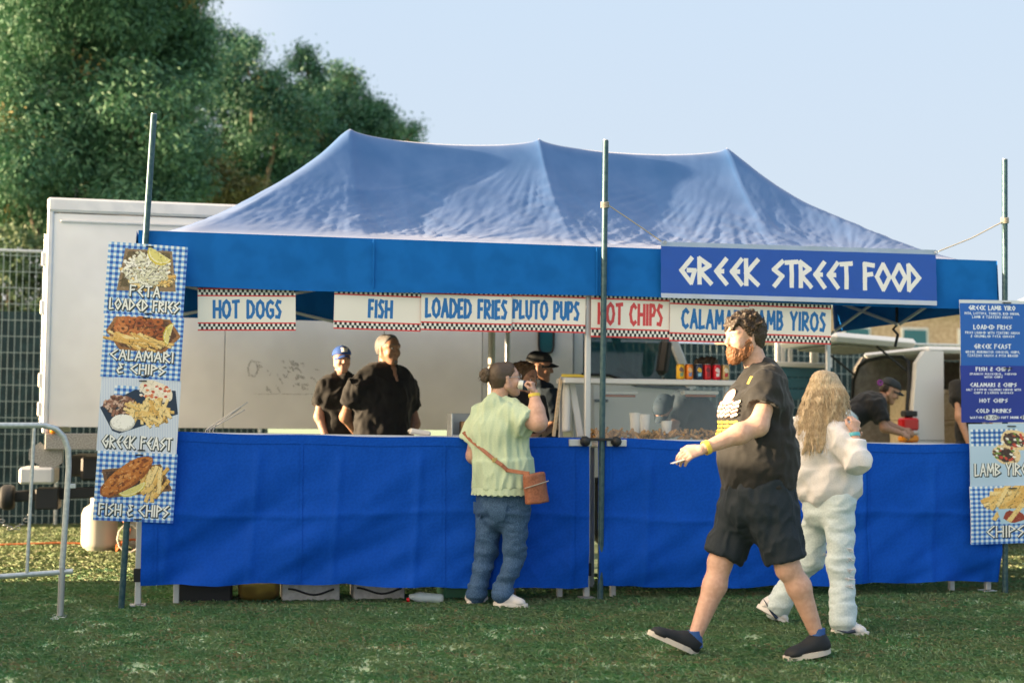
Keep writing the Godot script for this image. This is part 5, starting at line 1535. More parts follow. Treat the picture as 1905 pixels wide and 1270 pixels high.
func build_van() -> void:
	var x0: float = Vector3(7.832, 1.807, -4.000).x
	var t := thing("delivery_van", "white van with its tailgate raised behind the right of the stall", "van", Vector3(x0 + 2.0, 0, -4.8))
	var z1 := -4.0
	var z2 := -5.55
	var outline := [Vector2(x0, .45), Vector2(x0 + .34, .45), Vector2(x0 + .34, 2.08), Vector2(x0 + .12, 2.08), Vector2(x0 + .03, 1.95), Vector2(x0 - .03, 1.3)]
	var mb := MB.new()
	mb.prism(outline, Vector3(0, 0, z1 - .09), Vector3(0, 0, z1), Vector3.RIGHT, Vector3.UP)
	var qp := part(t, "rear_quarter_panel", mb, M.van_white)
	boxed(qp, "panel_seam", Vector3(x0 + .16, 1.13, z1 + .001), Vector3(.36, .006, .004), M.blackp, .001)
	mb = MB.new()
	mb.prism([Vector2(x0 + .58, .45), Vector2(x0 + 3.9, .45), Vector2(x0 + 3.9, 1.1), Vector2(x0 + 3.3, 1.3), Vector2(x0 + 2.8, 2.0), Vector2(x0 + .58, 2.08)], Vector3(0, 0, z1 - .09), Vector3(0, 0, z1), Vector3.RIGHT, Vector3.UP)
	part(t, "side_panel", mb, M.van_white)
	mb = MB.new()
	mb.prism([Vector2(x0, .45), Vector2(x0 + 3.9, .45), Vector2(x0 + 3.9, 1.1), Vector2(x0 + 3.3, 1.3), Vector2(x0 + 2.8, 2.0), Vector2(x0 + .12, 2.08), Vector2(x0 + .03, 1.95), Vector2(x0 - .03, 1.3)], Vector3(0, 0, z2), Vector3(0, 0, z2 + .07), Vector3.RIGHT, Vector3.UP)
	part(t, "side_panel", mb, M.van_lining)
	boxed(t, "roof", Vector3(x0 + 1.5, 2.1, -4.78), Vector3(2.7, .07, 1.54), M.van_white, .03)
	boxed(t, "floor", Vector3(x0 + 1.95, .6, -4.78), Vector3(3.8, .12, 1.5), M.van_lining, .02)
	boxed(t, "bulkhead", Vector3(x0 + 1.6, 1.35, -4.78), Vector3(.04, 1.45, 1.46), M.van_lining, .01)
	boxed(t, "bumper", Vector3(x0 - .04, .5, -4.78), Vector3(.14, .2, 1.56), M.blackp, .03)
	boxed(t, "bonnet", Vector3(x0 + 3.6, .95, -4.78), Vector3(.65, .3, 1.5), M.van_white, .05)
	wheel(t, Vector3(x0 + .75, .33, z1 - .1), .33, .2)
	wheel(t, Vector3(x0 + 3.2, .33, z1 - .1), .33, .2)
	wheel(t, Vector3(x0 + .75, .33, z2 + .1), .33, .2)
	wheel(t, Vector3(x0 + 3.2, .33, z2 + .1), .33, .2)
	var loop := []
	for q in [[.62, z1 - .1, -.01], [1.3, z1 - .1, -.05], [1.8, z1 - .1, -.01], [1.97, z1 - .18, .02], [2.03, z1 - .35, .04], [2.05, -4.78, .04], [2.03, z2 + .35, .04], [1.97, z2 + .18, .02], [1.8, z2 + .09, -.01], [1.3, z2 + .09, -.05], [.62, z2 + .09, -.01]]:
		loop.append(Vector3(x0 + q[2], q[0], q[1]))
	tubed(t, "door_seal", loop, .022, M.rubber, 8)
	mb = MB.new()
	mb.box(Vector3(x0 - .42, 2.19, -4.78), Vector3(.98, .10, 1.5), .05, Basis(Vector3.BACK, -.06))
	var tg := part(t, "tailgate", mb, M.van_white)
	mb = MB.new()
	mb.box(Vector3(x0 - .46, 2.125, -4.78), Vector3(.6, .03, 1.1), .02, Basis(Vector3.BACK, -.06))
	part(tg, "tailgate_lining", mb, M.van_lining)
	for z in [z1 - .15, z2 + .13]:
		tubed(t, "gas_strut", [Vector3(x0 + .0, 1.86, z), Vector3(x0 - .36, 2.13, z)], .013, M.blackp, 8)
	var lamp := Node3D.new()
	lamp.name = "tail_light"
	t.add_child(lamp, true)
	base[lamp] = Vector3(x0 + 2.0, 0, -4.8)
	for q in [[1.33, .14, M.red_lens], [1.24, .055, M.clear_lens], [1.175, .08, M.amber], [1.08, .10, M.red_lens]]:
		boxed(lamp, "lens", Vector3(x0 - .05, q[0] - .03, z1 - .05), Vector3(.19, q[1] - .004, .14), q[2], .02)
	boxed(lamp, "top_cap", Vector3(x0 - .04, 1.41, z1 - .05), Vector3(.15, .07, .12), M.blackp, .015)
	# cartons stacked inside
	for i in 6:
		var b := thing("carton", ["cream carton on the van floor, nearest the tail light", "cream carton second up inside the van", "cream carton third up inside the van", "cream carton at the bottom of the far van stack", "cream carton in the middle of the far van stack", "cream carton topmost of the far van stack"][i], "box", Vector3(x0 + .55, .66 + (i % 3) * .34, -4.5 - .46 * (i / 3)), "cartons stacked in the van")
		boxed(b, "carton_body", Vector3(x0 + .55, .83 + (i % 3) * .34, -4.5 - .46 * (i / 3)), Vector3(.5, .335, .42), M.carton, .01)
		boxed(b, "carton_lid", Vector3(x0 + .55, .975 + (i % 3) * .34, -4.5 - .46 * (i / 3)), Vector3(.52, .05, .44), M.carton, .008)
	# dark strap hanging from the tent frame in front of the van
	tubed(thing("hanging_hook", "dark hook and strap hanging from the tent above the van", "hook", Vector3(5.9, 1.9, -1.6)), "strap", [Vector3(6.406, 2.372, -1.600), Vector3(6.404, 2.158, -1.600), Vector3(6.368, 2.124, -1.600), Vector3(6.414, 2.078, -1.600), Vector3(6.387, 1.968, -1.600)], .013, M.blackp, 6)
	# ute tray with a white rack and a rolled blue tarpaulin, seen past the walking man
	var u := thing("flatbed_trailer", "white framed trailer with a teal side board near the wire fence", "trailer", Vector3(7.291, 0.600, -5.600) * Vector3(1, 0, 1))
	var r0 := Vector3(6.869, 1.987, -5.600)
	var r1 := Vector3(7.565, 1.980, -5.600)
	mb = MB.new(); mb.bar(r0, r1, .06, .06, Vector3.BACK, .01)
	part(u, "top_rail", mb, M.truck_white)
	for px in [r0.lerp(r1, .1), r0.lerp(r1, .2), r0.lerp(r1, .33), r0.lerp(r1, .73), r0.lerp(r1, .8)]:
		mb = MB.new(); mb.bar(px, px + Vector3(0, .55, 0), .045, .045, Vector3.BACK, .008)
		part(u, "rack_post", mb, M.truck_white)
	for k in 3: boxed(u, "side_board", Vector3((r0.x + r1.x) * .5, r0.y - .09 - k * .13, -5.62), Vector3(r1.x - r0.x + .16, .124, .04), M.teal_board, .012)
	for q in [r0 + Vector3(.1, 0, 0), r1 - Vector3(.05, 0, 0)]:
		mb = MB.new(); mb.bar(Vector3(q.x, q.y - .03, -5.66), Vector3(q.x, .3, -5.66), .06, .06, Vector3.BACK, .01)
		part(u, "upright", mb, M.truck_white)
	boxed(u, "deck", Vector3((r0.x + r1.x) * .5, .62, -6.2), Vector3(1.2, .08, 1.2), M.teal_board, .01)
	wheel(u, Vector3((r0.x + r1.x) * .5, .3, -5.8), .3, .2)

func fence(label: String, x0: float, x1: float, z: float, hcloth: float, htop: float, pitch: float) -> void:
	var t := thing("wire_fence", label, "fence", Vector3((x0 + x1) * .5, 0, z))
	var mb := MB.new()
	var x := x0
	while x <= x1:
		mb.box(Vector3(x, htop * .5, z), Vector3(.007, htop, .007))
		x += pitch
	var y := .12
	while y <= htop:
		mb.box(Vector3((x0 + x1) * .5, y, z + .008), Vector3(x1 - x0, .007, .007))
		y += pitch * 2.6
	var w := part(t, "wire_mesh", mb, M.wire)
	w.set_meta("kind", "stuff")
	x = x0
	while x <= x1 + .1:
		tubed(t, "post", [Vector3(x, 0, z - .02), Vector3(x, htop + .02, z - .02)], .025, M.galv, 8)
		x += 2.4
	tubed(t, "top_rail", [Vector3(x0, htop, z - .02), Vector3(x1, htop, z - .02)], .02, M.galv, 8)
	mb = MB.new()
	mb.grid(80, 14, func(u, v): return Vector3(lerpf(x0, x1, u), hcloth * (1.0 - v) + .02, z - .05 - .05 * fold_noise.get_noise_2d(u * (x1 - x0) * 14.0, v * 22.0)), Vector3.BACK)
	part(t, "shade_cloth", mb, M.shade)

# ---------------------------------------------------------------- small things
func build_small() -> void:
	# crowd barrier
	var t := thing("crowd_barrier", "galvanised crowd barrier with a rounded corner at the left edge", "barrier", Vector3(-0.401, 0.000, 0.400) * Vector3(1, 0, 1))
	var tp := [Vector3(-1.578, 1.225, 0.620), Vector3(-0.786, 1.222, 0.500), Vector3(-0.533, 1.224, 0.450), Vector3(-0.458, 1.204, 0.440), Vector3(-0.409, 1.153, 0.430), Vector3(-0.381, 1.074, 0.420), Vector3(-0.375, 0.955, 0.420), Vector3(-0.392, 0.477, 0.420), Vector3(-0.403, 0.257, 0.420)]
	tubed(t, "frame", tp, .0185, M.galv, 12)
	tubed(t, "lower_rail", [Vector3(-1.546, 0.261, 0.620), Vector3(-0.759, 0.280, 0.500), Vector3(-0.404, 0.294, 0.420), Vector3(-0.332, 0.300, 0.420)], .0165, M.galv, 12)
	for q in [[Vector3(-0.587, 1.220, 0.460), Vector3(-0.606, 0.295, 0.470)], [Vector3(-0.914, 1.221, 0.500), Vector3(-0.947, 0.285, 0.520)], [Vector3(-1.251, 1.221, 0.560), Vector3(-1.287, 0.275, 0.570)]]:
		tubed(t, "bar", q, .011, M.galv, 8)
	tubed(t, "foot_post", [Vector3(-0.398, 0.325, 0.420), Vector3(-0.403, 0.017, 0.420) - Vector3(0, .0, 0)], .021, M.steel, 10)
	var fp := Vector3(-0.411, 0.001, 0.400)
	var mb := MB.new()
	mb.box(Vector3(fp.x, .012, fp.z), Vector3(.085, .01, .28), .002)
	part(t, "foot_plate", mb, M.galv)
	boxed(t, "hook", Vector3(-0.359, 0.838, 0.420), Vector3(.06, .03, .02), M.galv)
	# gas bottle with hoses
	var gp := Vector3(-.52, 0, -4.35)
	var g := thing("gas_bottle", "white gas bottle standing on the grass behind the posters", "gas bottle", gp)
	mb = MB.new()
	mb.lathe([Vector2(.11, .0), Vector2(.12, .03), Vector2(.155, .05), Vector2(.17, .09), Vector2(.17, .36), Vector2(.15, .42), Vector2(.09, .46), Vector2(.04, .47), Vector2(.0, .47)], 26, Transform3D(Basis(), gp))
	part(g, "cylinder", mb, M.cream)
	mb = MB.new()
	mb.lathe([Vector2(.09, .45), Vector2(.09, .56), Vector2(.084, .56), Vector2(.084, .45)], 20, Transform3D(Basis(), gp))
	part(g, "collar", mb, M.cream)
	tubed(g, "valve", [gp + Vector3(0, .46, 0), gp + Vector3(0, .54, 0)], .02, M.brass)
	var g2 := gp + Vector3(.42, 0, -.1)
	g = thing("gas_bottle", "second white gas bottle half hidden beside the left tent leg", "gas bottle", g2)
	mb = MB.new()
	mb.lathe([Vector2(.11, .0), Vector2(.12, .03), Vector2(.155, .05), Vector2(.17, .09), Vector2(.17, .36), Vector2(.15, .42), Vector2(.09, .46), Vector2(.0, .47)], 26, Transform3D(Basis(), g2))
	part(g, "cylinder", mb, M.cream)
	var hs := [gp + Vector3(.05, .52, 0)]
	for i in 12: hs.append(gp + Vector3(.2 + .1 * cos(i * .8) + .02 * i, .03 + .2 * absf(cos(i * .5)) * (1.0 - i / 12.0), .25 + .12 * sin(i * .8)))
	tubed(thing("gas_hose", "orange gas hose coiled on the grass by the gas bottle", "hose", gp + Vector3(.2, 0, .2)), "hose", hs, .011, M.orange, 8)
	var h2 := []
	for i in 14: h2.append(gp + Vector3(.3 + .11 * cos(i * .55 + 1.), .16 + .13 * sin(i * .55 + 1.), .32 + .01 * i))
	tubed(thing("white_hose", "pale hose looped over the orange hose", "hose", gp + Vector3(.3, 0, .35)), "hose", h2, .009, M.cream, 8)
	tubed(thing("extension_lead", "orange lead trailing on the grass under the truck", "cord", Vector3(-1.0, 0, -4.9)), "cord", [Vector3(-2.6, .02, -5.2), Vector3(-1.8, .025, -4.9), Vector3(-1.0, .03, -5.1), Vector3(-.2, .03, -4.8), Vector3(.6, .03, -4.6)], .012, M.orange, 6)
	# under the skirt
	var b1 := [[1.22, .40, "white carton with a black swirl, left of the two under the skirt"], [1.70, .36, "white carton with a black swirl, right of the two under the skirt"]]
	for q in b1:
		var c := Vector3(q[0], 0, -.35)
		t = thing("printed_carton", q[2], "box", c, "cartons stored under the counter")
		boxed(t, "carton_body", c + Vector3(0, .15, 0), Vector3(q[1], .3, .3), M.carton_white, .006)
		mb = MB.new()
		var pts := []
		for i in 12: pts.append(c + Vector3(lerpf(-.16, .16, i / 11.0), .075 + .022 * cos(i * .5), .153))
		mb.tube(pts, .008, 6)
		part(t, "printed_swirl", mb, M.blackp)
	t = thing("golden_drum", "round golden pot on its side under the skirt", "pot", Vector3(.86, 0, -.35))
	mb = MB.new()
	mb.lathe([Vector2(0, -.14), Vector2(.10, -.14), Vector2(.13, -.10), Vector2(.14, 0), Vector2(.13, .10), Vector2(.10, .14), Vector2(0, .14)], 24, Transform3D(Basis(Vector3.BACK, PI / 2), Vector3(.86, .14, -.3)))
	part(t, "drum_shell", mb, M.gold)
	t = thing("storage_crate", "black plastic crate under the left end of the skirt", "crate", Vector3(.48, 0, -.4))
	for q in [[Vector3(.48, .02, -.4), Vector3(.38, .03, .3)], [Vector3(.48, .15, -.25), Vector3(.38, .28, .02)], [Vector3(.48, .15, -.55), Vector3(.38, .28, .02)], [Vector3(.29, .15, -.4), Vector3(.02, .28, .28)], [Vector3(.67, .15, -.4), Vector3(.02, .28, .28)]]:
		boxed(t, "crate_side", q[0], q[1], M.blackp, .006)
	t = thing("water_bottle", "clear plastic bottle lying on the grass under the skirt", "bottle", Vector3(2.02, 0, -.1))
	mb = MB.new()
	mb.lathe([Vector2(0, -.12), Vector2(.034, -.12), Vector2(.038, -.10), Vector2(.036, -.03), Vector2(.038, .05), Vector2(.02, .1), Vector2(.013, .12), Vector2(0, .12)], 16, Transform3D(Basis(Vector3.BACK, PI / 2 - .1), Vector3(2.0, .045, .02)))
	part(t, "bottle_body", mb, M.bottle)
	tubed(t, "bottle_cap", [Vector3(1.885, .035, .02), Vector3(1.865, .032, .02)], .016, M.red_lens, 10)
	t = thing("green_crate", "green plastic tray under the skirt beside the woman's feet", "crate", Vector3(2.35, 0, -.35))
	boxed(t, "tray", Vector3(2.33, .1, -.35), Vector3(.34, .19, .35), M.green_plastic, .015)
	t = thing("wooden_block", "brown wooden block under the skirt behind the woman", "block", Vector3(2.62, 0, -.35))
	boxed(t, "timber", Vector3(2.62, .08, -.3), Vector3(.12, .16, .3), M.wood, .008)
	# trestle table behind the skirt carries the cooking things
	for q in [[.2, 3.1, "trestle table behind the left skirt panel"], [3.3, 6.2, "trestle table behind the right skirt panel"]]:
		t = thing("trestle_table", q[2], "table", Vector3((q[0] + q[1]) * .5, 0, -.5))
		boxed(t, "table_top", Vector3((q[0] + q[1]) * .5, 1.11, -.45), Vector3(q[1] - q[0], .04, .7), M.alu, .01)
		for x in [q[0] + .1, q[1] - .1]:
			for z in [-.15, -.75]: boxed(t, "leg", Vector3(x, .545, z), Vector3(.04, 1.09, .04), M.alu, .004)
	# tongs / skewers sticking up at the left
	t = thing("skewer_bundle", "thin metal skewers leaning up over the left counter", "skewers", Vector3(.62, 1.07, -.4))
	for q in [[Vector3(0.473, 1.197, -0.400), Vector3(0.761, 1.398, -0.400)], [Vector3(0.488, 1.197, -0.400), Vector3(0.743, 1.344, -0.380)], [Vector3(0.502, 1.197, -0.420), Vector3(0.717, 1.363, -0.420)], [Vector3(0.525, 1.194, -0.380), Vector3(0.546, 1.251, -0.380)]]:
		tubed(t, "skewer", [q[0] - Vector3(0, .12, 0), q[0], q[1]], .005, M.steel, 6)
	t = thing("till_box", "grey metal box with a wooden block on the counter by the woman", "box", Vector3(2.320, 1.187, -0.450))
	var tb := Vector3(2.315, 1.251, -0.450)
	boxed(t, "back_panel", tb + Vector3(.02, .0, -.1), Vector3(.2, .17, .02), M.steel, .004)
	boxed(t, "end_panel", tb + Vector3(-.08, .0, 0), Vector3(.015, .17, .2), M.galv, .004)
	boxed(t, "bottom_panel", tb + Vector3(.02, -.08, 0), Vector3(.2, .015, .2), M.galv, .004)
	boxed(t, "timber", tb + Vector3(.03, -.02, .02), Vector3(.07, .09, .1), M.wood, .006)
	t = thing("food_tray", "pale paper food tray behind the counter beside the man in polo", "tray", Vector3(2.001, 1.185, -0.400))
	mb = MB.new()
	mb.box(Vector3(2.001, 1.193, -0.400), Vector3(.16, .04, .12), .015, Basis(Vector3.BACK, -.15))
	part(t, "tray", mb, M.paper)
	# white leg-like upright and folding ladder frame by the middle pole
	tubed(thing("back_upright", "pale square upright standing before the truck, behind the woman", "post", Vector3(2.973, 1.205, -2.600) * Vector3(1, 0, 1)), "post", [Vector3(2.973, 1.205, -2.600) * Vector3(1, 0, 1), Vector3(2.962, 2.364, -2.600)], .032, M.cream, 4)
	# display counter with glass, shelf, heat lamps
	t = thing("serving_display", "glass-fronted food display with a white shelf on the counter", "display case", Vector3(4.0, 1.07, -.3))
	var s0 := Vector3(3.048, 1.591, -0.300)
	var s1 := Vector3(4.420, 1.567, -0.300)
	var sy := (s0.y + s1.y) * .5 + .005
	boxed(t, "shelf", Vector3((s0.x + s1.x) * .5, sy, -.36), Vector3(s1.x - s0.x, .04, .26), M.white_steel, .006)
	mb = MB.new()
	mb.face([Vector3(3.28, 1.08, -.2), Vector3(s1.x, 1.08, -.2), Vector3(s1.x, sy - .03, -.26), Vector3(3.28, sy - .03, -.26)], Vector3(0, .1, 1))
	part(t, "glass_pane", mb, M.glass)
	for x in [s0.x + .03, s1.x - .03]:
		boxed(t, "end_post", Vector3(x, (1.07 + sy) * .5, -.46), Vector3(.03, sy - 1.07, .03), M.steel, .004)
	for q in [Vector3(3.516, 1.483, -0.400), Vector3(4.155, 1.492, -0.400)]:
		mb = MB.new()
		mb.box(q + Vector3(0, .02, 0), Vector3(.28, .03, .09), .008)
		var hl := part(t, "heat_lamp", mb, M.white_steel)
		tubed(hl, "element", [q + Vector3(-.12, -.005, .02), q + Vector3(.12, -.005, .02)], .009, M.copper, 8)
	# food heaped along the display: bread, meat, chips
	mb = MB.new()
	for i in 260:
		var c := Vector3(rng.randf_range(3.3, 4.75), 1.15 + rng.randf() * .07, rng.randf_range(-.62, -.24))
		var b := Basis.from_euler(Vector3(rng.randf() * 6., rng.randf() * 6., rng.randf() * 6.))
		mb.box(c, Vector3(rng.randf_range(.03, .08), .018, .02), .006, b)
	var fo := part(t, "cooked_food", mb, M.food)
	fo.set_meta("kind", "stuff")
	# easel frame and roll at the left of the display
	t = thing("display_easel", "beige folding stand with a white roll beside the middle pole", "stand", Vector3(3.114, 1.194, -0.320))
	for q in [[Vector3(3.040, 1.607, -0.300), Vector3(2.986, 1.170, -0.300), .026, M.wood_pale], [Vector3(3.129, 1.610, -0.360), Vector3(3.206, 1.171, -0.360), .05, M.truck_white], [Vector3(3.032, 1.599, -0.300), Vector3(3.254, 1.594, -0.300), .03, M.steel]]:
		mb = MB.new(); mb.bar(q[0], q[1], q[2], .02, Vector3.BACK, .004)
		part(t, "strut", mb, q[3])
	mb = MB.new()
	mb.lathe([Vector2(0, 0), Vector2(.028, 0), Vector2(.03, .02), Vector2(.03, .29), Vector2(.024, .32), Vector2(.02, .35), Vector2(0, .35)], 16, Transform3D(Basis(), Vector3(3.090, 1.206, -0.340)))
	part(t, "roll", mb, M.paper)
	var yk := thing("yellow_tool", "yellow-handled tool lying on top of the easel", "tool", Vector3(3.147, 1.620, -0.300))
	tubed(yk, "handle", [Vector3(3.044, 1.619, -0.300), Vector3(3.180, 1.621, -0.300), Vector3(3.262, 1.610, -0.300)], [.014, .013, .006], M.yellow, 8)
	# cups
	for q in [[Vector3(3.650, 1.197, -0.420), "white paper cup in the display, left of the pair", .15], [Vector3(3.716, 1.198, -0.400), "white paper cup in the display, right of the pair", .14], [Vector3(3.896, 1.199, -0.420), "pale squat tub in the display before the cook", .09]]:
		t = thing("paper_cup", q[1], "cup", q[0], "white cups in the display")
		mb = MB.new()
		mb.lathe([Vector2(0, 0), Vector2(.034, 0), Vector2(.043, q[2]), Vector2(.045, q[2]), Vector2(.045, q[2] + .006), Vector2(.03, q[2] + .004), Vector2(.028, q[2] - .05), Vector2(0, q[2] - .05)], 20, Transform3D(Basis(), q[0]))
		part(t, "cup_wall", mb, M.paper)
	# row of drink cans
	var cols := [[1266, Color8(226, 176, 40), "yellow drink can at the left end of the shelf row"], [1284, Color8(226, 128, 44), "orange drink can on the shelf"], [1301, Color8(28, 52, 84), "dark blue drink can with a yellow mark on the shelf"], [1316, Color8(198, 34, 48), "plain red drink can on the shelf"], [1332, Color8(204, 30, 52), "red drink can with a white mark on the shelf"], [1348, Color8(186, 160, 110), "gold drink can at the right end of the shelf row"]]
	for i in 6:
		var px: float = lerpf(Vector3(3.976, 1.630, -0.330).x, Vector3(4.336, 1.636, -0.330).x, i / 5.0)
		var c := Vector3(px, sy + .021, -.33 - .01 * (i % 2))
		t = thing("drink_can", cols[i][2], "can", c, "drink cans on the shelf")
		mb = MB.new()
		mb.lathe([Vector2(0, .002), Vector2(.024, 0), Vector2(.033, .012), Vector2(.033, .105), Vector2(.027, .118)], 20, Transform3D(Basis(), c))
		var m := mat(cols[i][1], .3, .3)
		part(t, "can_body", mb, m)
		mb = MB.new()
		mb.lathe([Vector2(.027, .118), Vector2(.0275, .122), Vector2(.025, .122), Vector2(.024, .117), Vector2(0, .117)], 20, Transform3D(Basis(), c))
		part(t, "can_lid", mb, M.steel)
		var im := Image.create(64, 64, false, Image.FORMAT_RGBA8)
		im.fill(Color(0, 0, 0, 0))
		var inks := [[Color8(120, 96, 90), Color8(120, 150, 120)], [Color8(236, 200, 150), Color8(120, 140, 190)], [Color8(236, 190, 60), Color8(130, 190, 220)], [Color8(120, 20, 40), Color8(150, 24, 40)], [Color8(240, 220, 224), Color8(236, 226, 226)], [Color8(230, 220, 200), Color8(190, 40, 50)]]
		d_ell(im, 32, 20, 20, 14, inks[i][0], .4, .15)
		d_poly(im, [Vector2(18, 40), Vector2(48, 34), Vector2(44, 58), Vector2(20, 60)], inks[i][1])
		var pm := printed(im, .35)
		pm.transparency = BaseMaterial3D.TRANSPARENCY_ALPHA_SCISSOR
		mb = MB.new()
		mb.grid(8, 2, func(u, v): return c + Vector3(sin((u - .5) * 1.9) * .0336, .1 - .08 * v, cos((u - .5) * 1.9) * .0336), Vector3.BACK)
		part(t, "can_print", mb, pm)
	t = thing("fur_bundle", "dark brown shaggy bundle behind the red drink cans", "bundle", Vector3(4.226, 1.622, -0.480))
	var fb := []
	for i in 12: fb.append(rb(Vector3(4.166, 1.679, -0.480) + Vector3(.012 * i, .02 * sin(i * 1.9), 0), Vector3(4.174, 1.721, -0.480) + Vector3(.012 * i, .02 + .02 * sin(i * 2.3), .0), .036, .028, .02))
	mb = MB.new()
	field(fb, .01).to(mb, .02, fine_noise, Vector3(40, 40, 40))
	part(t, "fur", mb, M.hair_brown)

# ---------------------------------------------------------------- trees and grass
func leaf_mesh(kind: int) -> ArrayMesh:
	var mb := MB.new()
	var r := RandomNumberGenerator.new()
	r.seed = 77 + kind
	if kind == 0:
		for i in 70:
			var p := Vector3(r.randfn(), r.randfn(), r.randfn()) * .13
			var a := r.randf() * TAU
			var d := Vector3(cos(a), r.randf_range(-1.4, .5), sin(a)).normalized()
			var l := r.randf_range(.05, .10)
			var s := d.cross(Vector3(r.randf() - .5, r.randf() - .5, r.randf() - .5)).normalized() * .011
			var n := d.cross(s).normalized()
			if n.y < 0.0: n = -n
			mb.face([p - s * .4, p + s * .4, p + d * l * .6 + s, p + d * l - Vector3(0, .02, 0), p + d * l * .6 - s], n)
	else:
		for i in 36:
			var p := Vector3(r.randfn(), r.randfn() * .7, r.randfn()) * .13
			var n := (Vector3(r.randfn(), r.randfn() + .9, r.randfn())).normalized()
			var d := n.cross(Vector3(r.randfn(), r.randfn(), r.randfn())).normalized()
			var s := n.cross(d)
			var l := r.randf_range(.055, .09)
			mb.face([p, p + d * l * .45 + s * l * .24, p + d * l, p + d * l * .45 - s * l * .24], n)
	return mb.mesh()

func tree(called: String, label: String, foot: Vector3, lobes: Array, kind: int, count: int, m: Material, bark: Material, c1: Color, c2: Color, group := "trees behind the stall") -> void:
	var o := Node3D.new()
	o.name = numbered(called)
	add_child(o)
	o.position = foot
	meta(o, label, "tree", group)
	var mid := Vector3.ZERO
	for l in lobes: mid += l[0]
	mid /= lobes.size()
	mid -= foot
	var mb := MB.new()
	var fork := Vector3(mid.x * .4, mid.y * .42, mid.z * .4)
	mb.tube([Vector3(0, -.1, 0), fork * .5 + Vector3(.06, 0, 0), fork], [.22, .17, .14], 10)
	for l in lobes:
		var e: Vector3 = l[0] - foot
		mb.tube([fork, fork.lerp(e, .5) + Vector3(rng.randf_range(-.3, .3), -.15, rng.randf_range(-.3, .3)), e, e + Vector3(rng.randf_range(-.3, .3), l[1].y * .5, 0)], [.1, .065, .035, .012], 7)
	part(o, "trunk", mb, bark)
	var mm := MultiMesh.new()
	mm.transform_format = MultiMesh.TRANSFORM_3D
	mm.use_colors = true
	mm.mesh = leaf_mesh(kind)
	var vol := 0.0
	for l in lobes: vol += pow(l[1].x * l[1].y * l[1].z, .66)
	var xs := []
	for l in lobes:
		var k := int(count * pow(l[1].x * l[1].y * l[1].z, .66) / vol)
		# sprigs gather round twigs, so gaps stay open between them
		var twigs := []
		for i in maxi(4, k / 16):
			var d := Vector3(rng.randfn(), rng.randfn(), rng.randfn()).normalized() * pow(rng.randf(), .4)
			twigs.append(d)
		for i in k:
			var d: Vector3 = twigs[rng.randi() % twigs.size()] + Vector3(rng.randfn(), rng.randfn(), rng.randfn()) * .13
			xs.append(l[0] - foot + d * l[1])
	mm.instance_count = xs.size()
	for i in xs.size():
		var b := Basis(Vector3.UP, rng.randf() * TAU)
		if kind == 1: b = Basis.from_euler(Vector3(rng.randf() * 1.2 - .6, rng.randf() * TAU, rng.randf() * 1.2 - .6))
		mm.set_instance_transform(i, Transform3D(b.scaled(Vector3.ONE * rng.randf_range(.8, 1.45)), xs[i]))
		var f := clampf(fine_noise.get_noise_3dv(xs[i] * 6.0) * .8 + .5 + rng.randf_range(-.2, .2), 0., 1.)
		var cc := c1.lerp(c2, f)
		if rng.randf() < .008: cc = Color(.22, .17, .05)
		mm.set_instance_color(i, cc)
	var mi := MultiMeshInstance3D.new()
	mi.name = "crown"
	mi.set_meta("kind", "stuff")
	mi.multimesh = mm
	mi.material_override = m
	o.add_child(mi)

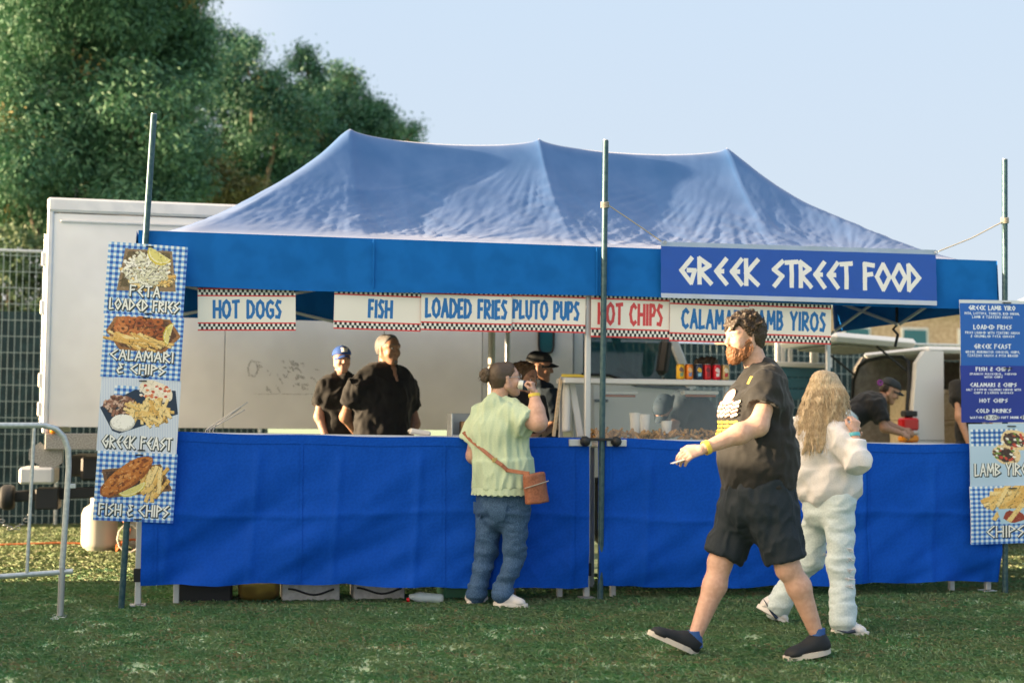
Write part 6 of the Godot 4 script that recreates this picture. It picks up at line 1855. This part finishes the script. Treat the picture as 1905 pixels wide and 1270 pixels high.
func build_trees() -> void:
	var leafm := mat(Color.WHITE, .6)
	leafm.vertex_color_use_as_albedo = true
	leafm.backlight_enabled = true
	leafm.backlight = lin(.10, .14, .04)
	var A := [[Vector3(-9.11, 8.42, -25.89), Vector3(1.50, 1.30, 1.50)], [Vector3(-7.50, 8.88, -24.14), Vector3(1.60, 1.20, 1.60)], [Vector3(-7.19, 8.50, -26.13), Vector3(1.30, 1.30, 1.30)], [Vector3(-6.45, 7.87, -26.02), Vector3(0.85, 1.00, 0.85)], [Vector3(-8.07, 6.81, -24.95), Vector3(1.50, 1.10, 1.50)], [Vector3(-6.43, 6.39, -23.84), Vector3(1.10, 0.90, 1.10)], [Vector3(-6.07, 6.86, -25.78), Vector3(0.50, 0.60, 0.50)], [Vector3(-8.40, 5.63, -23.81), Vector3(1.10, 0.90, 1.10)], [Vector3(-7.66, 5.71, -25.26), Vector3(1.20, 0.80, 1.20)], [Vector3(-6.59, 5.85, -25.99), Vector3(0.95, 0.70, 0.95)], [Vector3(-8.38, 4.84, -24.63), Vector3(0.90, 0.60, 0.90)], [Vector3(-6.69, 4.89, -24.26), Vector3(1.00, 0.50, 1.00)], [Vector3(-6.17, 5.77, -26.10), Vector3(0.50, 0.50, 0.50)], [Vector3(-10.39, 7.57, -26.19), Vector3(1.40, 1.60, 1.40)], [Vector3(-6.55, 8.90, -24.79), Vector3(0.90, 1.00, 0.90)]]
	tree("feathery_tree", "tall feathery dark green tree filling the upper left behind the truck", Vector3(-7.53, 0.16, -25.00) * Vector3(1, 0, 1), A, 0, 5200, leafm, M.bark, Color(.045, .145, .09), Color(.105, .235, .12))
	var B := [[Vector3(-6.50, 9.27, -31.00), Vector3(0.75, 0.70, 0.75)], [Vector3(-5.41, 8.32, -29.05), Vector3(0.80, 0.70, 0.80)], [Vector3(-5.95, 7.65, -30.18), Vector3(1.10, 0.80, 1.10)], [Vector3(-4.83, 7.30, -29.00), Vector3(0.90, 0.80, 0.90)], [Vector3(-6.17, 6.42, -29.15), Vector3(0.90, 0.70, 0.90)], [Vector3(-5.30, 6.45, -29.91), Vector3(1.00, 0.60, 1.00)], [Vector3(-4.65, 8.14, -30.71), Vector3(0.60, 0.50, 0.60)], [Vector3(-6.62, 9.71, -30.43), Vector3(0.30, 0.35, 0.30)], [Vector3(-5.91, 5.68, -30.18), Vector3(1.00, 0.40, 1.00)], [Vector3(-4.63, 6.83, -30.71), Vector3(0.80, 0.70, 0.80)]]
	tree("broadleaf_tree", "dense broadleaf tree between the feathery tree and the tent peak", Vector3(-5.53, -0.03, -30.00) * Vector3(1, 0, 1), B, 1, 2300, leafm, M.bark, Color(.028, .115, .08), Color(.07, .18, .10))
	var C := [[Vector3(-4.59, 9.05, -31.02), Vector3(0.40, 0.45, 0.40)], [Vector3(-4.31, 8.92, -32.51), Vector3(0.80, 0.55, 0.80)], [Vector3(-3.65, 8.37, -32.26), Vector3(0.90, 0.50, 0.90)], [Vector3(-4.39, 7.93, -31.42), Vector3(0.90, 0.70, 0.90)], [Vector3(-3.18, 8.18, -32.54), Vector3(0.55, 0.35, 0.55)], [Vector3(-3.77, 7.38, -32.30), Vector3(1.20, 0.60, 1.20)], [Vector3(-2.69, 7.86, -31.87), Vector3(0.35, 0.20, 0.35)], [Vector3(-2.26, 7.68, -31.00), Vector3(0.22, 0.16, 0.22)], [Vector3(-4.94, 7.45, -32.71), Vector3(0.80, 0.60, 0.80)], [Vector3(-2.83, 7.51, -32.91), Vector3(0.60, 0.40, 0.60)]]
	tree("broadleaf_tree", "broadleaf tree whose slanting crown ends above the tent's left peak", Vector3(-3.74, -0.09, -32.00) * Vector3(1, 0, 1), C, 1, 1900, leafm, M.bark, Color(.032, .125, .085), Color(.08, .20, .11))
	var D := [[Vector3(-8.16, 3.98, -23.00), Vector3(0.80, 0.60, 0.80)], [Vector3(-7.62, 3.54, -23.00), Vector3(0.60, 0.60, 0.60)], [Vector3(-8.31, 3.19, -23.00), Vector3(0.70, 0.50, 0.70)], [Vector3(-5.08, 5.06, -23.00), Vector3(0.55, 0.35, 0.55)], [Vector3(-4.69, 4.98, -23.00), Vector3(0.50, 0.30, 0.50)]]
	tree("low_shrub", "yellowish low shrub seen through the fence beside the truck", Vector3(-7.70, 0.24, -23.00) * Vector3(1, 0, 1), D.slice(0, 3), 1, 420, leafm, M.bark, Color(.05, .12, .06), Color(.15, .20, .10), "")
	tree("low_shrub", "golden-leaved bush above the truck roof", Vector3(-5.64, 0.10, -27.00) * Vector3(1, 0, 1), [[Vector3(-5.86, 5.73, -27.00), Vector3(.6, .35, .5)], [Vector3(-5.45, 5.58, -27.00), Vector3(.5, .25, .5)]], 1, 260, leafm, M.bark, Color(.09, .12, .04), Color(.24, .20, .07), "")

func build_grass() -> void:
	var mb := MB.new()
	var r := RandomNumberGenerator.new()
	r.seed = 5
	for i in 22:
		var p := Vector3(r.randf_range(-.07, .07), 0, r.randf_range(-.07, .07))
		var a := r.randf() * TAU
		var h := r.randf_range(.014, .036)
		var d := Vector3(cos(a), 0, sin(a))
		var s := Vector3(-d.z, 0, d.x) * r.randf_range(.0016, .003)
		var k := r.randf_range(.8, 2.2)
		var m := p + Vector3(0, h * .6, 0) + d * h * .25 * k
		var e := p + Vector3(0, h * (1.0 - .25 * k), 0) + d * h * .8 * k
		var n := (m - p).cross(s).normalized()
		if n.y < 0: n = -n
		mb.face([p - s, p + s, m + s * .8, e, m - s * .8], n)
	var mm := MultiMesh.new()
	mm.transform_format = MultiMesh.TRANSFORM_3D
	mm.use_colors = true
	mm.mesh = mb.mesh()
	var xs := []
	for i in 11000:
		xs.append(Vector3(rng.randf_range(-4.2, 4.8), 0, -rng.randf_range(6.3, 12.0)))
	for i in 15000:
		xs.append(Vector3(rng.randf_range(-9.0, -2.6), 0, -rng.randf_range(11.0, 22.0)))
	for i in 4000:
		xs.append(Vector3(rng.randf_range(3.6, 8.0), 0, -rng.randf_range(10.5, 19.0)))
	mm.instance_count = xs.size()
	for i in xs.size():
		var p: Vector3 = xs[i]
		var sc := rng.randf_range(.7, 1.25) * (1.0 if i < 11000 else 1.1)
		mm.set_instance_transform(i, Transform3D(Basis(Vector3.UP, rng.randf() * TAU).scaled(Vector3.ONE * sc), p))
		var f := clampf(.5 + .9 * fold_noise.get_noise_2d(p.x * 9.0, p.z * 12.0) + rng.randf_range(-.32, .32), 0., 1.)
		var c := Color(.14, .36, .18).lerp(Color(.36, .42, .27), f * .72)
		if i >= 11000: c = c.lerp(Color(.30, .26, .13), .45)
		if rng.randf() < .06: c = Color(.36, .35, .23)
		mm.set_instance_color(i, c)
	var mi := MultiMeshInstance3D.new()
	mi.name = "grass"
	mi.multimesh = mm
	var gm := mat(Color.WHITE, .65)
	gm.vertex_color_use_as_albedo = true
	gm.backlight_enabled = true
	gm.backlight = lin(.14, .17, .06)
	mi.material_override = gm
	add_child(mi)
	meta(mi, "short patchy green and straw grass covering the ground", "grass", "", "stuff")

# unseen tents added to shade the near grass, plus one seen at far right
func plain_tent(label: String, at: Vector3, w: float, d: float, eave: float, peak: float, m: Material, walls: bool, ridge := 0.0) -> void:
	var o := Node3D.new()
	o.name = numbered("added_or_far_tent")
	add_child(o)
	o.position = at
	meta(o, label, "tent", "neighbouring tents")
	var mb := MB.new()
	var top := Vector3(0, peak, 0)
	var cs := [Vector3(-w, eave, -d) * Vector3(.5, 1, .5), Vector3(w, eave, -d) * Vector3(.5, 1, .5), Vector3(w, eave, d) * Vector3(.5, 1, .5), Vector3(-w, eave, d) * Vector3(.5, 1, .5)]
	for i in 4:
		var a: Vector3 = cs[i]
		var b: Vector3 = cs[(i + 1) % 4]
		mb.quad(a, b, top + Vector3(0, 0, signf(b.z) * ridge * .5), top + Vector3(0, 0, signf(a.z) * ridge * .5), Vector3.UP)
		mb.quad(a, b, b - Vector3(0, .3, 0), a - Vector3(0, .3, 0), (a + b) * Vector3(1, 0, 1))
	part(o, "canopy", mb, m)
	for c in cs:
		tubed(o, "leg", [Vector3(c.x * .98, 0, c.z * .98), Vector3(c.x * .98, eave - .02, c.z * .98)], .025, M.alu, 8)
	if walls:
		for i in 4:
			mb = MB.new()
			var a: Vector3 = cs[i] * Vector3(.97, 1, .97)
			var b: Vector3 = cs[(i + 1) % 4] * Vector3(.97, 1, .97)
			mb.quad(a, b, Vector3(b.x, .03, b.z), Vector3(a.x, .03, a.z), (a + b) * Vector3(1, 0, 1))
			part(o, "wall_sheet", mb, m)

func materials() -> void:
	M.canopy = matn(lin(.022, .10, .29), lin(.04, .125, .33), .62, .8, .01, 3)
	M.canopy.rim_enabled = true; M.canopy.rim = .38; M.canopy.rim_tint = 0.0
	M.valance = matn(lin(.004, .115, .42), lin(.006, .135, .48), .6, 1.1, .012, 4)
	M.skirt = matn(lin(.002, .068, .44), lin(.003, .08, .50), .7, 5.0, .03, 6)
	for k in [M.skirt, M.valance, M.canopy]: k.metallic_specular = .25
	M.alu = mat(lin(.62, .64, .66), .4, .5)
	M.galv = matn(lin(.42, .47, .50), lin(.55, .60, .62), .45, 3.0, .03, 9, .6)
	M.steel = mat(lin(.42, .44, .46), .4, .7)
	M.pole = matn(lin(.02, .065, .09), lin(.055, .11, .13), .4, 4.0, .02, 10, .4)
	M.blackp = mat(lin(.016, .018, .02), .55)
	M.rope = mat(lin(.35, .33, .28), .9)
	M.rubber = mat(lin(.014, .016, .018), .7)
	M.truck_wall = matn(lin(.78, .77, .75), lin(.85, .84, .82), .5, .35, .012, 12)
	M.truck_door = matn(lin(.58, .59, .59), lin(.67, .67, .66), .5, .6, .012, 13)
	M.truck_trim = matn(lin(.66, .67, .68), lin(.75, .75, .75), .45, .8, .02, 14)
	M.truck_white = mat(lin(.66, .66, .65), .35)
	M.checker = matn(lin(.28, .27, .25), lin(.46, .44, .41), .6, 6.0, .04, 15)
	M.van_white = mat(lin(.68, .69, .69), .3)
	M.van_lining = matn(lin(.30, .28, .25), lin(.38, .36, .32), .8, 2.0, .02, 16)
	M.glass = mat(Color(.75, .9, .9, .06), .05); M.glass.transparency = BaseMaterial3D.TRANSPARENCY_ALPHA
	M.cab_glass = mat(Color(.10, .30, .32, .45), .05); M.cab_glass.transparency = BaseMaterial3D.TRANSPARENCY_ALPHA
	M.teal_glass = mat(lin(.03, .13, .16), .1)
	M.teal_board = mat(lin(.03, .12, .17), .5)
	M.amber = mat(lin(.80, .28, .02), .25)
	M.red_lens = mat(lin(.50, .012, .015), .2)
	M.clear_lens = mat(lin(.6, .6, .6), .2)
	M.carton = matn(lin(.55, .44, .28), lin(.62, .52, .36), .85, 3.0, .02, 17)
	M.carton_white = matn(lin(.48, .48, .45), lin(.58, .58, .55), .8, 3.0, .02, 18)
	M.cream = mat(lin(.70, .67, .58), .45)
	M.orange = mat(lin(.60, .16, .04), .5)
	M.gold = mat(lin(.62, .40, .14), .3, .8)
	M.brass = mat(lin(.6, .42, .16), .35, .8)
	M.copper = mat(lin(.5, .2, .12), .35, .7)
	M.bottle = mat(Color(.85, .93, .97, .35), .1); M.bottle.transparency = BaseMaterial3D.TRANSPARENCY_ALPHA
	M.green_plastic = mat(lin(.06, .22, .12), .5)
	M.wood = matn(lin(.25, .15, .07), lin(.38, .25, .13), .75, 4.0, .03, 19)
	M.wood_pale = matn(lin(.50, .38, .24), lin(.60, .48, .33), .7, 4.0, .03, 20)
	M.white_steel = mat(lin(.66, .67, .67), .4)
	M.food = matn(lin(.26, .11, .035), lin(.62, .42, .18), .7, 14.0, .05, 21)
	M.paper = mat(lin(.75, .74, .70), .8)
	M.wire = mat(lin(.30, .38, .38), .5, .3)
	M.shade = matn(lin(.008, .028, .036), lin(.016, .048, .058), .85, .8, .02, 22)
	M.tan_brick = matn(lin(.42, .30, .20), lin(.56, .42, .30), .9, .8, .03, 24)
	M.bark = matn(lin(.10, .08, .06), lin(.22, .18, .13), .9, 2.0, .03, 23)
	# people
	M.skin_fair = matn(lin(.52, .31, .235), lin(.60, .38, .295), .5, 5.0, .02, 31)
	M.skin_tan = matn(lin(.38, .20, .125), lin(.46, .255, .165), .5, 5.0, .02, 32)
	M.tee = matn(lin(.008, .0085, .009), lin(.013, .0135, .014), .85, 8.0, .05, 33)
	M.tee.rim_enabled = true; M.tee.rim = .2
	M.polo = matn(lin(.009, .009, .0095), lin(.015, .0145, .015), .8, 8.0, .05, 34)
	M.polo.rim_enabled = true; M.polo.rim = .2
	M.black_cloth = mat(lin(.018, .02, .024), .85)
	M.navy_cloth = mat(lin(.010, .024, .04), .8)
	M.shorts = matn(lin(.004, .011, .02), lin(.008, .018, .03), .8, 8.0, .05, 35)
	M.green = matn(lin(.40, .53, .37), lin(.50, .62, .46), .8, 10.0, .04, 36)
	M.denim = matn(lin(.022, .065, .15), lin(.06, .135, .26), .8, 9.0, .03, 37)
	M.pale_denim = matn(lin(.48, .59, .63), lin(.61, .71, .74), .8, 8.0, .03, 38)
	M.white_cloth = matn(lin(.64, .64, .67), lin(.73, .73, .75), .85, 8.0, .04, 39)
	M.hair_dark = matn(lin(.022, .014, .010), lin(.06, .038, .022), .5, 20.0, .05, 40)
	M.hair_brown = matn(lin(.045, .032, .022), lin(.10, .07, .045), .5, 22.0, .05, 41)
	M.hair_curly = matn(lin(.06, .032, .014), lin(.16, .09, .04), .55, 22.0, .05, 42)
	M.hair_grey = matn(lin(.11, .105, .10), lin(.25, .24, .225), .6, 22.0, .05, 43)
	M.beard = matn(lin(.12, .048, .018), lin(.24, .105, .04), .6, 24.0, .05, 44)
	M.blonde = matn(lin(.28, .205, .12), lin(.64, .53, .36), .5, 1.0, .03, 45)
	M.blonde.uv1_scale = Vector3(26, 3, 26)
	M.eyewhite = mat(lin(.6, .58, .55), .2)
	M.iris = mat(lin(.03, .03, .035), .2)
	M.cap_blue = mat(lin(.03, .10, .38), .75)
	M.cap_black = mat(lin(.018, .022, .024), .8)
	M.cap_navy = mat(lin(.015, .035, .06), .8)
	M.shoe_dark = mat(lin(.006, .01, .015), .7)
	M.sole = mat(lin(.58, .54, .48), .7)
	M.white_shoe = mat(lin(.66, .65, .64), .6)
	M.white_sole = mat(lin(.70, .68, .65), .6)
	M.sock = mat(lin(.03, .10, .32), .85)
	M.yellow = mat(lin(.72, .55, .08), .6)
	M.cyan = mat(lin(.10, .45, .55), .5)
	M.scrunchie = mat(lin(.05, .22, .36), .7)
	M.leather = matn(lin(.22, .075, .035), lin(.32, .12, .06), .5, 6.0, .03, 46)
	M.can_white = mat(lin(.6, .66, .62), .3, .2)
	M.navy_gloss = mat(lin(.012, .028, .07), .35)
	M.purple = mat(lin(.25, .04, .28), .6)

func _ready() -> void:
	rng.seed = 20240
	fold_noise.seed = 11; fold_noise.frequency = .3; fold_noise.fractal_octaves = 3; fold_noise.noise_type = FastNoiseLite.TYPE_SIMPLEX_SMOOTH
	fine_noise.seed = 21; fine_noise.frequency = 1.0; fine_noise.fractal_octaves = 2; fine_noise.noise_type = FastNoiseLite.TYPE_SIMPLEX_SMOOTH
	# camera
	var cam := Camera3D.new()
	cam.name = "camera"
	var at := CameraAttributesPhysical.new()
	at.frustum_focal_length = 50.0
	at.frustum_focus_distance = 8.9
	at.exposure_aperture = 1.7
	at.frustum_far = 900.0
	at.frustum_near = 0.05
	cam.attributes = at
	cam.fov = 26.99
	cam.far = 900.0
	cam.current = true
	add_child(cam)
	cam.transform = Transform3D(Basis(Vector3.RIGHT, deg_to_rad(3.374)) * Basis(Vector3.BACK, deg_to_rad(.5)), Vector3(0, 1.25, 0))
	# sky and sun
	var env := Environment.new()
	var sky := Sky.new()
	var sm := ProceduralSkyMaterial.new()
	sm.sky_top_color = lin(.145, .185, .235)
	sm.sky_horizon_color = lin(.182, .198, .209)
	sm.sky_curve = .16
	sm.ground_bottom_color = lin(.12, .12, .08)
	sm.ground_horizon_color = lin(.3, .3, .26)
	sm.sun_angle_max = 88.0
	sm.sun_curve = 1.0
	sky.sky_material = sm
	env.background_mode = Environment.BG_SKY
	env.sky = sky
	env.tonemap_mode = Environment.TONE_MAPPER_LINEAR
	env.tonemap_exposure = 4.1
	env.sdfgi_enabled = true; env.ssao_enabled = true; env.ssil_enabled = true
	env.volumetric_fog_enabled = true
	env.volumetric_fog_density = 0.0
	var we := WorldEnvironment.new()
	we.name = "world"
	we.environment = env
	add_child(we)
	var sun := DirectionalLight3D.new()
	sun.name = "sun"
	sun.light_color = Color(1.0, .87, .70)
	sun.light_energy = 1.55
	sun.light_angular_distance = .5
	sun.shadow_enabled = true
	add_child(sun)
	var to_sun := Vector3(-1.0, .14, .13).normalized()
	sun.basis = Basis.looking_at(-to_sun, Vector3.UP)
	SF = Transform3D(Basis(Vector3.UP, deg_to_rad(11.9)), Vector3(-2.5465, 0.0000, -9.6056))
	materials()
	# setting
	var mb := MB.new()
	mb.grid(40, 40, func(u, v): return Vector3((u - .5) * 800.0, 0, (v - .5) * 800.0), Vector3.UP)
	var gm := mat(Color.WHITE, .95)
	gm.albedo_texture = noise_tex(lin(.22, .37, .21), lin(.36, .43, .29), .035, 2, 7, 1024, .25, .75)
	gm.uv1_triplanar = true
	gm.uv1_scale = Vector3.ONE * .42
	gm.uv1_world_triplanar = true
	setting("ground", mb, gm)
	build_stall()
	build_truck()
	build_van()
	fence("tall wire fence lined with dark cloth left of the truck", -8.5, 1.2, -8.0, 2.55, 3.3, .075)
	fence("wire fence lined with dark cloth behind the right of the stall", 4.0, 13.5, -8.2, 2.35, 2.42, .09)
	plain_tent("added unseen white tent that casts shade from the left, outside the view", Vector3(-9.2, 0, -8.47), 4.2, 3.15, 2.6, 3.25, M.truck_white, true, 3.1)
	plain_tent("added unseen white tent that casts shade, nearer the camera on the left", Vector3(-9.2, 0, -2.85), 4.2, 7.7, 2.1, 2.52, M.truck_white, true, 7.6)
	plain_tent("pale far tent at the right edge of the picture", Vector3(9.0, 0, -20.0), 4.0, 3.0, 2.9, 3.9, M.truck_white, false, .1)
	var bd := thing("brick_building", "far sunlit tan brick building beyond the right fence", "building", Vector3(22.5, 0, -34.0))
	boxed(bd, "wall", Vector3(22.5, 2.6, -36.0), Vector3(9.0, 5.2, 4.0), M.tan_brick, .02)
	boxed(bd, "roof", Vector3(22.5, 5.35, -36.0), Vector3(9.8, .3, 4.8), M.truck_door, .05)
	for k in 4:
		var wn := boxed(bd, "window", Vector3(19.4 + k * 2.1, 4.1, -33.98), Vector3(1.0, 1.1, .08), M.truck_trim, .02)
		boxed(wn, "pane", Vector3(19.4 + k * 2.1, 4.1, -33.92), Vector3(.84, .94, .02), M.teal_glass, .004)
	build_signs()
	build_small()
	build_people()
	build_trees()
	build_grass()
	# steam over the hotplate
	var fv := FogVolume.new()
	fv.name = "steam"
	fv.shape = RenderingServer.FOG_VOLUME_SHAPE_ELLIPSOID
	fv.size = Vector3(.75, .42, .5)
	var fm := FogMaterial.new()
	fm.density = .8
	fm.albedo = Color(.95, .95, .95)
	fv.material = fm
	add_child(fv)
	fv.transform = SF * Transform3D(Basis(), Vector3(4.350, 1.289, -0.750))
	meta(fv, "thin pale steam rising over the hotplate behind the glass", "steam", "", "stuff")
